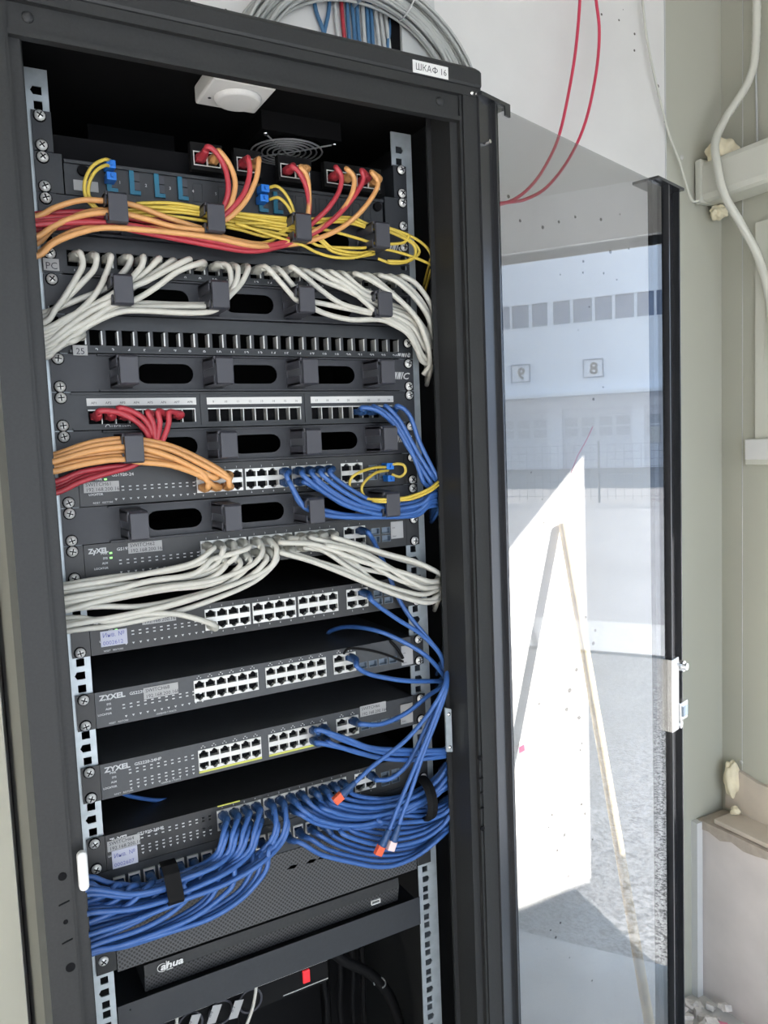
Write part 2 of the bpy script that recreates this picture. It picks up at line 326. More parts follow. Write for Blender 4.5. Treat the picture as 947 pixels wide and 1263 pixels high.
# ================================================================== CABINET
cab = empty('server_cabinet')
FY = -0.10
for s in (-1, 1):
    p = MB()
    prof = [(0.300, FY), (0.300, 0.03), (0.297, 0.03), (0.297, FY+0.003), (0.268, FY+0.003), (0.268, FY+0.010), (0.2565, FY+0.010), (0.2565, -0.045), (0.250, -0.045), (0.250, -0.042), (0.2595, -0.042), (0.2595, FY+0.014), (0.271, FY+0.014), (0.2715, FY)]
    p.prism([(s*x, y) for x, y in prof], 0.06, H+0.083, 'z')
    po = p.build('front_post', 'cab', cab)
    MB().box(s*0.296 if s > 0 else -0.300, 0.300 if s > 0 else -0.296, 0.031, 0.42, 0.06, H+0.08).build('side_panel', 'cab_side_sheen' if s < 0 else 'cab', cab)
    MB().box(s*0.28-0.02, s*0.28+0.02, 0.38, 0.418, 0.06, H+0.08).build('rear_post', 'inner', cab)
    hl = MB()
    if s < 0:
        for px, py, r in ((77, 1081, .0045), (81, 1137, .0025), (87, 1193, .0050)): q = at(px, py, FY); hl.cyl((q.x, FY-0.0006, q.z), (q.x, FY+0.001, q.z), r)
        for px, py in ((79, 1114), (83, 1161)): q = at(px, py, FY); hl.prism([(q.x-.0055, q.z-.002), (q.x+.0055, q.z+.0005), (q.x+.0055, q.z+.002), (q.x-.0055, q.z-.0005)], FY-0.0006, FY+0.001)
    else:
        for px, py, r in ((592, 935, .0035), (594, 978, .0018), (595, 1022, .0035)): q = at(px, py, FY); hl.cyl((q.x, FY-0.0006, q.z), (q.x, FY+0.001, q.z), r)
        for px, py in ((593, 960), (594, 997)): q = at(px, py, FY); hl.box(q.x-.004, q.x+.004, FY-0.0006, FY+0.001, q.z-.0008, q.z+.0008)
    hl.build('punched_hole', 'dark', po)
MB().box(-0.300, 0.300, 0.405, 0.42, 0.06, H+0.08).build('back_panel', 'inner', cab)
MB().box(-0.300, 0.300, -0.09, 0.42, 0.0, 0.06).build('base', 'cab', cab)
MB().box(-0.299, 0.299, -0.09, 0.42, H+0.080, H+0.085).build('ceiling_plate', 'inner', cab)
# top cover with chamfered front edge and rounded corners
tp = MB(); zc = H+0.081
lay = [(0, 0, zc), (0, 0, zc+0.020), (0.003, 0.003, zc+0.026), (0.012, 0.012, zc+0.030)]
b0 = len(tp.v)
for ix, iy, z in lay: tp.v += [(-0.302+ix, FY-0.003+iy, z), (0.302-ix, FY-0.003+iy, z), (0.302-ix, 0.423-iy, z), (-0.302+ix, 0.423-iy, z)]
for j in range(3): tp.f += [(j*4+i, j*4+(i+1) % 4, j*4+4+(i+1) % 4, j*4+4+i) for i in range(4)]
tp.f += [(12, 13, 14, 15), (0, 3, 2, 1)]
tpo = tp.build('top_cover', 'cab', cab, bevel=0.004)
bb = MB().box(-0.268, 0.268, FY+0.006, FY+0.012, H+0.040, H+0.081); bb.box(-0.268, 0.268, FY+0.002, FY+0.012, H+0.0375, H+0.043); bb.box(-0.300, 0.300, FY-0.001, FY+0.006, H+0.070, H+0.081); bb.box(-0.262, 0.262, FY+0.012, -0.082, H+0.040, H+0.043)
bbo = bb.build('top_beam', 'cab', cab)
rv = MB()
for px, py in ((34, 21), (542, 125)): q = at(px, py, FY+0.006); rv.dome((q.x, FY+0.006, q.z), (0, -1, 0), 0.006, 0.003)
rv.build('rivet', 'cab', bbo)
q = at(580, 113, FY+0.0); MB().dome((0.286, FY, H+0.074), (0, -1, 0), 0.003, 0.003).dome((0.294, FY, H+0.074), (0, -1, 0), 0.003, 0.003).build('rivet', 'chrome', bbo)
a, c = at(508.5, 75, FY-0.003), at(552, 83, FY-0.003); zt = (at(508.5, 75, FY-0.003).z + at(552, 83, FY-0.003).z)/2
MB().box(a.x, c.x, FY-0.0038, FY-0.0031, zt-0.0145, zt+0.0005).build('name_label', 'white', cab)['label'] = 'white printed label on the top cover'
kx = (c.x-a.x)/0.0520; X0_ = a.x+0.0035*kx; lt = MB().text('ШКА', 0.0112, X0_, FY-0.0040, zt-0.0108, sxx=0.92*kx)
wd = max(v[0] for v in lt.v); fx_ = wd+0.0052*kx; lt.plate([(fx_+0.0040*kx*math.cos(k*.3927), zt-0.0069+0.0030*math.sin(k*.3927)) for k in range(16)], [[(fx_+0.0030*kx*math.cos(k*.3927), zt-0.0069+0.0021*math.sin(k*.3927)) for k in range(16)]], FY-0.0041, FY-0.0039)
lt.box(fx_-0.0005, fx_+0.0005, FY-0.0041, FY-0.0039, zt-0.0110, zt-0.0028).text('16', 0.0112, fx_+0.0072*kx, FY-0.0040, zt-0.0108, sxx=0.92*kx).build('lettering', 'ink', cab.children[-1])
# mounting rails
for s in (-1, 1):
    r = MB(); x0, x1 = (0.221, 0.2535) if s > 0 else (-0.2535, -0.221)
    holes = []
    for u in range(0, 42):
        for k, dz in enumerate((0, 0.015875, 0.03175)):
            z = zU(u) - dz
            if z > H+0.03 or z < 0.12: continue
            xc = s*0.23255; hw = 0.0046
            if k == 1: xe = xc + s*0.0075; hl_ = [(xc-hw, z-hw), (xc+hw, z-hw), (xc+hw, z+hw), (xc-hw, z+hw)]; hl_ = [(xc-s*hw, z-hw), (xc+s*hw, z-hw), (xe, z), (xc+s*hw, z+hw), (xc-s*hw, z+hw)]
            else: hl_ = rect(xc-hw, xc+hw, z-hw, z+hw)
            ar = sum(hl_[i][0]*hl_[(i+1) % len(hl_)][1]-hl_[(i+1) % len(hl_)][0]*hl_[i][1] for i in range(len(hl_)))
            holes.append(hl_ if ar > 0 else hl_[::-1])
    zs = sorted({round(zU(u)+0.00635, 5) for u in range(0, 42)}); zs = [z for z in zs if 0.12 < z < H+0.03]; zs = [0.08] + zs + [H+0.052]
    for za, zb in zip(zs[:-1], zs[1:]): r.plate(rect(x0, x1, za, zb), [h for h in holes if za < sum(p[1] for p in h)/len(h) < zb], 0.0025, 0.0045)
    ro = r.build('mounting_rail', 'galv', cab)
    e = MB(); xo = s*0.2535; e.box(min(xo, xo-s*0.002), max(xo, xo-s*0.002), 0.0045, 0.05, 0.08, H+0.052)
    e.build('rail_flange', 'galv_dark', ro)
    MB().box(s*0.2535-0.001, s*0.2535+0.001, 0.05, 0.40, 1.0, 1.03).box(s*0.2535-0.001, s*0.2535+0.001, 0.05, 0.40, 1.9, 1.93).build('rail_bracket', 'inner', cab)
    MB().box(s*0.22-0.002, s*0.22+0.002, 0.36, 0.40, 0.08, H+0.04).box(s*0.235-0.015, s*0.235+0.015, 0.356, 0.36, 0.08, H+0.04).build('rear_rail', 'inner', cab)
# hinge plate on right post, lock strike on left post
hp = MB().box(0.2555, 0.2575, -0.086, -0.060, zU(18.25), zU(16.75))
hpo = MB(); q1, q2 = at(550, 872, -0.055), at(562, 925, -0.055)
hpo.prism([(0.2400, q1.z), (0.2500, q1.z-0.004), (0.2500, q2.z), (0.2400, q2.z+0.002)], -0.058, -0.055)
hh = hpo.build('hinge_plate', 'galv', cab)
[MB().dome((0.245, -0.058, zz), (0, -1, 0), 0.003, 0.003).build('hinge_bolt', 'chrome', hh) for zz in (q1.z-0.010, q2.z+0.008)]
q = at(101, 1074, FY-0.004)
MB().prism(stadium(-0.022, 0.022, -0.0052, 0.0052), FY-0.008, FY).xf(lambda v: Vector((q.x+v.z+0.001, v.y, q.z+v.x))).build('lock_strike', 'white', cab, bevel=0.002)['label'] = 'pale rounded strike plate on the left post'
# ---- glass door, swung right round
DO = Vector((0.306, -0.100, 0)); du = Vector((0.953, 0.304, 0)).normalized(); dn = Vector((du.y, -du.x, 0))
def dx(v): return DO + du*v.x + dn*v.y + Vector((0, 0, v.z))       # local: along the door, towards the viewer, up
ZD0, ZD1 = 0.10, H+0.070
dr = MB()
dr.box(-0.012, -0.006, -0.030, 0.0, ZD0, ZD1).box(-0.006, 0.019, -0.004, -0.002, ZD0, ZD1).box(0.019, 0.022, -0.012, 0.004, ZD0, ZD1).box(0.022, 0.045, -0.014, -0.010, ZD0, ZD1)
dr.box(0.513, 0.516, -0.012, -0.003, ZD0, ZD1).box(0.516, 0.552, -0.006, -0.003, ZD0, ZD1).box(0.552, 0.556, -0.012, 0.010, ZD0, ZD1).box(0.556, 0.612, -0.012, -0.008, ZD0, ZD1).box(0.612, 0.616, -0.035, 0.004, ZD0, ZD1)
dr.box(-0.014, 0.052, -0.032, 0.006, ZD1, ZD1+0.005).box(0.040, 0.052, 0.0035, 0.006, ZD1-0.012, ZD1).box(0.505, 0.617, -0.037, 0.012, ZD1, ZD1+0.005).box(-0.014, 0.617, -0.03, 0.004, ZD0-0.03, ZD0)
door = dr.xf(dx).build('door', 'door_paint', cab); door['label'] = 'glazed door swung wide open to the right'
MB().box(0.026, 0.544, -0.001, 0.003, ZD0, ZD1-0.002).xf(dx).build('glass_pane', 'glass', door)['label'] = 'smoked glass reflecting the yard'
MB().cyl((0.0, -0.01, H+0.012), (0.0, 0.008, H+0.014), 0.0025).xf(dx).build('hinge_pin', 'chrome', door)
zl = H-0.885
lk = MB().box(0.545, 0.575, -0.004, 0.014, zl-0.072, zl+0.072).box(0.575, 0.583, -0.004, 0.010, zl-0.072, zl+0.066)
lk.box(0.578, 0.612, 0.0, 0.016, zl-0.058, zl-0.022)
lko = lk.xf(dx).build('lock', 'chrome', door, bevel=0.0015)
MB().cyl((0.590, 0.002, zl+0.050), (0.590, 0.018, zl+0.050), 0.011).cyl((0.590, 0.018, zl+0.050), (0.590, 0.024, zl+0.050), 0.007).cyl((0.590, 0.0, zl-0.068), (0.590, 0.012, zl-0.068), 0.008).xf(dx).build('lock_cam', 'chrome', lko)
MB().box(0.584, 0.606, 0.016, 0.018, zl-0.050, zl-0.030).xf(dx).build('latch', 'galv_dark', lko)
settle(cab, (0, 0.2, 0)); tag(cab, 'tall black server cabinet with its glass door open, packed with patch cables', 'cabinet')
tape = at(640, 922, -0.083)
tp_ = MB().box(0.038, 0.052, 0.0032, 0.0036, tape.z-0.005, tape.z+0.005).xf(dx).build('tape', 'pink', org=dx(Vector((0.045, 0.003, tape.z-0.005)))); tag(tp_, 'small bit of pink tape stuck to the glass door edge', 'tape')
# ---- inside the roof: thermostat and two fans
th = empty('thermostat'); q = Vector((-0.010, -0.020, H+0.050))
MB().box(-0.039, 0.039, -0.039, 0.039, 0.0, 0.022).xf(lambda v: q+v).build('housing', 'white', th, bevel=0.003)
MB().cyl((0.004, 0.002, -0.006), (0.004, 0.002, 0.0), 0.026, 0.030, 32).xf(lambda v: q+v).build('dial', 'white', th, bevel=0.002)
MB().cyl((-0.028, 0.014, -0.0006), (-0.028, 0.014, 0.001), 0.002).xf(lambda v: q+v).build('screw_hole', 'ink', th)
MB().box(-0.034, 0.034, -0.020, 0.020, 0.022, 0.0252).xf(lambda v: q+v).build('mounting_foot', 'inner', th)
settle(th, q); tag(th, 'square white thermostat with round dial under the cabinet roof', 'thermostat')
for i, (fx, fy, lab) in enumerate(((0.118, 0.13, 'black roof fan with wire guard behind the thermostat'), (-0.085, 0.268, 'black roof fan with wire guard at back left of the cabinet roof'))):
    fn = empty('roof_fan'); z0 = H+0.055
    MB().plate(rect(-0.06, 0.06, -0.06, 0.06), [circ(0, 0, 0.056, 24)], z0, z0+0.0255, 'z').xf(lambda v: Vector((fx+v.x, fy+v.y, v.z))).build('fan_frame', 'inner', fn)
    bl = MB().cyl((0, 0, z0+0.004), (0, 0, z0+0.02), 0.02)
    for k in range(7):
        a = k*6.283/7; bl.prism([(0.018, -0.008), (0.053, -0.014), (0.053, 0.014), (0.018, 0.008)], z0+0.010, z0+0.012, 'z') if False else None
        ca, sa = math.cos(a), math.sin(a); B = MB().prism([(0.018, -0.008), (0.053, -0.014), (0.053, 0.014), (0.018, 0.008)], z0+0.010, z0+0.012, 'z'); bl.add(B.xf(lambda v: Vector((v.x*ca-v.y*sa, v.x*sa+v.y*ca, v.z))))
    bl.xf(lambda v: Vector((fx+v.x, fy+v.y, v.z))).build('fan_blades', 'inner', fn)
    gd = MB()
    for r in (0.012, 0.020, 0.028, 0.036, 0.044, 0.052): gd.tube([(fx+r*math.cos(a*6.28318/28), fy+r*math.sin(a*6.28318/28), z0-0.004) for a in range(29)], 0.0013, 5, smooth=False)
    for a in range(4):
        t = math.pi/4 + a*math.pi/2; gd.tube([(fx, fy, z0-0.005), (fx+0.074*math.cos(t), fy+0.074*math.sin(t), z0-0.003)], 0.0012, 5, smooth=False)
    gd.build('wire_guard', 'fan_wire', fn)
    for a in range(4):
        t = math.pi/4 + a*math.pi/2; MB().dome((fx+0.074*math.cos(t), fy+0.074*math.sin(t), z0-0.003), (0, 0, -1), 0.004, 0.003).build('screw', 'chrome', fn)
    settle(fn, (fx, fy, z0)); tag(fn, lab, 'fan')
# ================================================================== RACK UNITS
XE, XB = 0.2413, 0.2200
def screw(parent, x, z, wash=True):
    w_ = MB().cyl((x, -0.0012, z), (x, -0.0032, z), 0.0072, 0.0068, 16).build('washer', 'dark', parent) if wash else None
    s_ = MB().dome((x, -0.0032, z), (0, -1, 0), 0.0060, 0.0032, 12, 3).build('screw', 'screw_metal', w_ or parent, smooth=True)
    a = random.random()*1.5; c = MB()
    for t in (a, a+1.5708):
        ux, uz = math.cos(t)*0.0036, math.sin(t)*0.0036; vx, vz = -math.sin(t)*0.0006, math.cos(t)*0.0006
        c.prism([(x-ux-vx, z-uz-vz), (x+ux-vx, z+uz-vz), (x+ux+vx, z+uz+vz), (x-ux+vx, z-uz+vz)], -0.0068, -0.0058)
    c.build('cross_slot', 'dark', s_)
def screws(parent, u, left=(0, 2), right=(0, 2)):
    for k in left: screw(parent, -0.23255, zU(u) - k*0.015875)
    for k in right: screw(parent, 0.23255, zU(u) - k*0.015875)
def ear(t, xa, z0, z1, dep, m, xb=None):
    xb = xb or xa
    MB().prism([(-XE, -0.0015), (-xa, -0.0015), (-xa, dep), (-xa-0.0015, dep), (-xa-0.0015, 0), (-XE, 0)], z0, z1, 'z').build('mounting_ear', m, t)
    MB().prism([(XE, -0.0015), (XE, 0), (xb+0.0015, 0), (xb+0.0015, dep), (xb, dep), (xb, -0.0015)], z0, z1, 'z').build('mounting_ear', m, t)
def bounds(u, n=1, g=0.0005): return zU(u+n) + 0.00635 + g, zU(u) + 0.00635 - g
def MMC(mb, x, z, h=0.0095, sh=0.35): # angular striped logo
    for k in range(5): mb.prism([(x+k*0.0032, z), (x+k*0.0032+0.0014, z), (x+k*0.0032+0.0014+h*sh, z+h*0.86), (x+k*0.0032+h*sh, z+h*0.86)], -0.0025, -0.0018)
    for k in (0, 2): mb.prism([(x+k*0.0032+h*sh+.0004, z+h*0.86), (x+k*0.0032+h*sh+0.0018, z+h*0.86), (x+(k+1)*0.0032+0.0014, z), (x+(k+1)*0.0032, z)], -0.0026, -0.0018)
    mb.text('C', h*1.12, x+0.0155, -0.0024, z, shear=0.3, sxx=1.15, d=0.0002)
FING = [-0.1640, -0.0525, 0.0590, 0.1715]
def finger(parent, xc, z0, z1, dep=0.050, m='plastic'):
    f = MB(); w = 0.0130; zt, zb = z1-0.004, z0+0.004
    f.box(xc-w, xc+w, -0.004, -0.001, zb, zt)
    f.prism([(-0.004, zt), (-dep, zt-0.001), (-dep, zt-0.005), (-0.004, zt-0.005)], xc-w, xc+w*0.75, 'x')
    f.prism([(-0.004, zb), (-dep+0.004, zb+0.001), (-dep+0.004, zb+0.005), (-0.004, zb+0.005)], xc-w, xc+w*0.75, 'x')
    f.prism([(-dep, zt-0.001), (-dep-0.004, zt-0.004), (-dep-0.004, zb+0.002), (-dep+0.001, zb), (-dep+0.001, zb+0.010), (-dep+0.0005, zt-0.005)], xc-w*0.85, xc+w*0.75, 'x')
    f.box(xc-w, xc-w+0.0022, -dep+0.004, -0.004, zt-0.014, zt-0.001); f.box(xc-w, xc-w+0.0022, -dep+0.004, -0.004, zb+0.001, zb+0.012)
    return f.build('cable_ring', m, parent, bevel=0.0008)
def manager(u, label, logo=True, left=(0, 2), right=(0, 2), solid=False):
    t = empty('cable_manager'); z0, z1 = bounds(u); zc = (z0+z1)/2
    f = MB(); hs = [stadium(a, b_, zc-0.0125, zc+0.0115) for a, b_ in ((-0.1450, -0.0770), (-0.0330, 0.0335), (0.0785, 0.1470))]
    sl = [stadium(s*0.23255-0.006, s*0.23255+0.006, zU(u)-d-0.0033, zU(u)-d+0.0033, 5) for s in (-1, 1) for d in (0, 0.03175)]
    f.plate(rect(-XE, XE, z0, z1), hs + sl, -0.0015, 0.0)
    f.prism([(-0.0015, z1), (-0.008, z1-0.0005), (-0.008, z1-0.002), (-0.0015, z1-0.002)], -0.190, 0.200, 'x'); f.prism([(-0.0015, z0+0.002), (-0.008, z0+0.002), (-0.008, z0), (-0.0015, z0)], -0.190, 0.200, 'x')
    f.build('face_plate', 'manager', t)
    MB().box(-0.20, 0.20, 0.004, 0.006, z0, z1).build('back_shadow_plate', 'dark', t) if False else None
    for x in FING: finger(t, x, z0, z1)
    screws(t, u, left, right)
    if logo:
        l = MB(); MMC(l, 0.2065, zc-0.006, 0.0115); l.build('logo', 'print', t)
    settle(t, (0, 0, z0)); return tag(t, label, 'cable manager', 'one unit cable managers')
manager(3, 'dark cable manager under the fibre panel, its rings holding red, orange and yellow cables', right=(1,))
manager(5, 'dark cable manager with white cables through its rings, directly under the panel marked PC', left=(0,), right=(1,))
manager(7, 'empty dark cable manager directly under the panel labelled 25')
manager(9, 'dark cable manager with orange cables in its leftmost ring', left=(0,))
manager(11, 'dark cable manager with blue cables in its two right rings')
# ---- keystone patch panels (24 separate square openings)
def portx(n): return -0.2075 + 0.01822*(n-1)
def patch24(u, label, numbers, sticker=None):
    t = empty('patch_bay'); z0, z1 = bounds(u); zp = zU(u+0.43)
    f = MB(); sl = [stadium(s*0.23255-0.006, s*0.23255+0.006, zU(u)-d-0.0033, zU(u)-d+0.0033, 5) for s in (-1, 1) for d in (0, 0.015875, 0.03175)]
    f.plate(rect(-XE, XE, z0, z1), [rect(portx(n)-0.0073, portx(n)+0.0073, zp-0.0095, zp+0.0085) for n in range(1, 25)] + sl, -0.0015, 0.0)
    f.box(-XB, XB, -0.006, -0.0015, z0, z0+0.003); f.build('face_plate', 'panel', t)
    for n in range(1, 25):
        x = portx(n); k = MB().box(x+0.0058, x+0.0073, -0.0010, 0.012, zp-0.0085, zp+0.0075)
        k.build('keystone', 'jack', t)
    if numbers:
        l = MB()
        for n in numbers: l.text(str(n), 0.0072, portx(n), -0.0019, zp-0.0175, align='CENTER', d=0.00015)
        MMC(l, 0.2150, zp-0.016, 0.006) if u == 6 else None
        l.build('port_number', 'print', t)
    return t, zp, z0
t, ZP4, z0 = patch24(4, None, list(range(1, 25)))
screws(t, 4, (1,), ()); settle(t, (0, 0, z0)); tag(t, 'dark patch panel marked PC with white cables in every port', 'patch panel')
s4 = MB().box(-0.2405, -0.2240, -0.0042, -0.0034, zU(4.80), zU(4.50)); o = s4.build('port_sticker', 'sticker', org=(-0.235, -0.0018, zU(4.80)))
MB().text('PC', 0.0108, -0.2322, -0.0045, zU(4.76), align='CENTER').build('lettering', 'ink', o); o.children[0].data.transform(Matrix.Translation(-o.location)); tag(o, 'small grey sticker reading PC at the left end of the patch panel', 'label')
t, ZP6, z0 = patch24(6, None, list(range(2, 25)))
screws(t, 6, (), (1,)); settle(t, (0, 0, z0)); tag(t, 'dark patch panel of empty square ports numbered 2 to 24, labelled 25', 'patch panel')
o = MB().box(-0.2165, -0.2005, -0.0072, -0.0064, zU(6.92), zU(6.66)).build('port_sticker', 'sticker', org=(-0.2085, -0.0068, zU(6.92)))
MB().text('25', 0.0100, -0.2085, -0.0076, zU(6.89), align='CENTER').build('lettering', 'ink', o); o.children[0].data.transform(Matrix.Translation(-o.location)); tag(o, 'grey sticker reading 25 under the first port of the patch panel', 'label')
# ---- panel with three groups of eight ports and white designation strips (unit 8)
t = empty('patch_bay'); z0, z1 = bounds(8); G8 = ((-0.2050, -0.0760), (-0.0625, 0.0657), (0.0790, 0.2060)); zp8 = zU(8.50)
f = MB(); f.plate(rect(-XE, XE, z0, z1), [rect(a+0.001, b_-0.001, zp8-0.0085, zp8+0.0085) for a, b_ in G8], -0.0015, 0); f.box(-0.222, 0.222, -0.004, -0.0015, z0, z0+0.003)
f.box(-0.222, 0.222, -0.004, -0.0015, z1-0.0025, z1); f.box(-0.071, -0.067, -0.003, -0.0015, z0, z1); f.box(0.070, 0.074, -0.003, -0.0015, z0, z1)
f.build('face_plate', 'panel', t)
for a, b_ in G8:
    st = MB().box(a, b_, -0.0028, -0.0012, zU(8.215), zU(8.02)).build('designation_strip', 'white', t)
    fb = MB().box(a+0.001, b_-0.001, 0.010, 0.012, zp8-0.0085, zp8+0.0085).build('port_back', 'dark', t)
    p = (b_-a-0.002)/8
    for k in range(8):
        x = a+0.001+p*(k+1); j = MB().box(x-0.0012, x-0.0002, -0.001, 0.010, zp8-0.0085, zp8+0.0085); j.box(x-p+0.0005, x-0.0012, 0.0, 0.002, zp8+0.0070, zp8+0.0085); j.build('port_divider', 'jack', t)
l = MB()
for gi, (a, b_) in enumerate(G8):
    p = (b_-a)/8
    for k in range(8): l.text(('AP%d' % (k+1)) if gi == 0 else '%d' % (gi*8+k+1), 0.0040, a+p*(k+0.5), -0.0032, zU(8.17), align='CENTER')
l.build('strip_lettering', 'ink', t)
l = MB().text('LEGRAND', 0.0052, -0.1790, -0.0024, zU(8.815), sxx=0.95, d=0.0001); l.plate(circ(-0.183, zU(8.77), 0.003), [circ(-0.183, zU(8.77), 0.0022)], -0.0024, -0.0018); l.build('logo', 'print', t)
screws(t, 8, (0, 2), (0,)); settle(t, (0, 0, z0)); tag(t, 'dark patch panel with three white lettered strips and red and blue plugs', 'patch panel')
# ---- recessed network panel behind the ear of unit 1 with five twin sockets
t = empty('socket_unit'); z0, z1 = bounds(1)
ear(t, 0.2205, z0, z1, 0.03, 'panel')
MB().box(-0.2185, 0.2185, 0.020, 0.022, z0, z1-0.016).build('face_plate', 'dark', t)
SOCK = [(-0.058, -0.022), (-0.0125, 0.0220), (0.0420, 0.0780), (0.0960, 0.1320), (0.1320, 0.1720)]
SOCK = [(at(a, y, -0.004).x, at(b_, y, -0.004).x) for a, b_, y in ((235, 274, 188), (289, 322, 199), (343, 384, 206), (400, 438, 212), (437, 470, 216))]
for a, b_ in SOCK:
    j = MB().plate(rect(a, b_, z0+0.001, z1-0.010), [rect(a+0.004, (a+b_)/2-0.001, z0+0.007, z0+0.022), rect((a+b_)/2+0.001, b_-0.004, z0+0.007, z0+0.022)], -0.004, 0.006).build('socket', 'inner', t)
    MB().plate(rect(a+0.003, b_-0.003, z0+0.006, z0+0.023), [rect(a+0.0042, (a+b_)/2-0.001, z0+0.0072, z0+0.0218), rect((a+b_)/2+0.001, b_-0.0042, z0+0.0072, z0+0.0218)], -0.0046, -0.004).build('socket_rim', 'jack', j)
screws(t, 1); settle(t, (0, 0, z0)); tag(t, 'black recessed top panel with twin sockets feeding red and orange cables', 'patch panel')
ZP1 = z0+0.015
# ---- fibre distribution panel (unit 2)
t = empty('fibre_distribution_box'); z0, z1 = bounds(2)
ear(t, 0.2125, z0, z1, 0.02, 'panel', 0.205)
f = MB().box(-0.2105, 0.203, 0.002, 0.004, z0+0.001, z1-0.008); f.box(-0.2105, 0.203, -0.0015, 0.20, z1-0.008, z1-0.0045)
for k in range(9): x = 0.040+k*0.0165; f.plate(rect(x, x+0.0125, z0+0.009, z1-0.012), [rect(x+0.001, x+0.0115, z0+0.010, z1-0.013)], 0.0012, 0.002)
for x in (-0.031, -0.063): f.plate(rect(x, x+0.0125, z0+0.009, z1-0.012), [rect(x+0.001, x+0.0115, z0+0.010, z1-0.013)], 0.0012, 0.002)
f.build('face_plate', 'panel', t)
MB().box(-0.2015, -0.1745, 0.0008, 0.0019, zU(2.70), zU(2.44)).build('paper_label', 'sticker', t)
MB().text('FAMED', 0.0038, -0.1995, 0.0004, zU(2.55)).text('2B  A', 0.0038, -0.1995, 0.0004, zU(2.65)).build('lettering', 'ink', t) if False else None
for x in (-0.1905, 0.1935):
    MB().cyl((x, -0.003, zU(2.20)), (x, 0.002, zU(2.20)), 0.006).build('quarter_turn_latch', 'dark', t)
ADP = [-0.1590, -0.1330, -0.1040, -0.0760, 0.0270, 0.0470]
for i, x in enumerate(ADP):
    zc = zU(2.36) if i < 4 else zU(2.44)
    a_ = MB().box(x-0.0062, x-0.0008, -0.002, 0.0015, zc-0.0135, zc+0.0135).box(x-0.0008, x+0.0062, -0.002, 0.0015, zc-0.0135, zc-0.009).build('fibre_adapter', 'lc_teal', t)
    MB().box(x-0.0006, x+0.0058, -0.0005, 0.0015, zc-0.008, zc+0.001).box(x-0.0006, x+0.0058, -0.0005, 0.0015, zc+0.0025, zc+0.0115).build('dust_shutter', 'plastic', a_)
l = MB()
for i, x in enumerate((-0.1500, -0.1200, -0.0915, -0.0635)): l.text(str(i+1), 0.0048, x, -0.0002, zU(2.42), align='CENTER', d=0.0001)
l.text('5', 0.0048, -0.036, -0.0002, zU(2.42)); l.text('8', 0.0048, 0.192, -0.0002, zU(2.75)); l.build('port_number', 'print', t)
screws(t, 2); settle(t, (0, 0, z0)); tag(t, 'dark fibre distribution panel with blue adapters and yellow fibre leads', 'patch panel')
# ---- switches
def jackhole(xc, zc, up, w=0.0116, h=0.0082):
    p = [(-w/2, -h/2), (w/2, -h/2), (w/2, h/2-0.0014), (w*0.27, h/2-0.0014), (w*0.27, h/2), (w*0.15, h/2), (w*0.15, h/2+0.0014), (-w*0.15, h/2+0.0014), (-w*0.15, h/2), (-w*0.27, h/2), (-w*0.27, h/2-0.0014), (-w/2, h/2-0.0014)]
    return [(xc+x, zc+(z if up else -z)) for x, z in (p if up else list(reversed(p)))]
def block(parent, xa, xb, cols, zc, single=False):
    pt = (xb-xa)/cols; hs = []
    for i in range(cols):
        x = xa+pt*(i+0.5); w = pt-0.0020
        hs.append(jackhole(x, zc+0.0072, True, w)); hs.append(jackhole(x, zc-0.0072, False, w))
    b_ = MB().plate(rect(xa, xb, zc-0.0136, zc+0.0136), hs, -0.0030, 0.004).build('port_block', 'jack', parent)
    MB().box(xa+0.0005, xb-0.0005, 0.004, 0.0055, zc-0.013, zc+0.013).build('port_back', 'dark', b_)
    return b_
def marks(mb, x0, z0, cols, rows, dx_=0.0086, dz=0.0042, w=0.0030, h=0.0013, lift=0.0):
    for r in range(rows):
        for c in range(cols): mb.box(x0+c*dx_, x0+c*dx_+w, -0.0024, -0.0019, z0-r*dz+lift*c, z0-r*dz+h+lift*c)
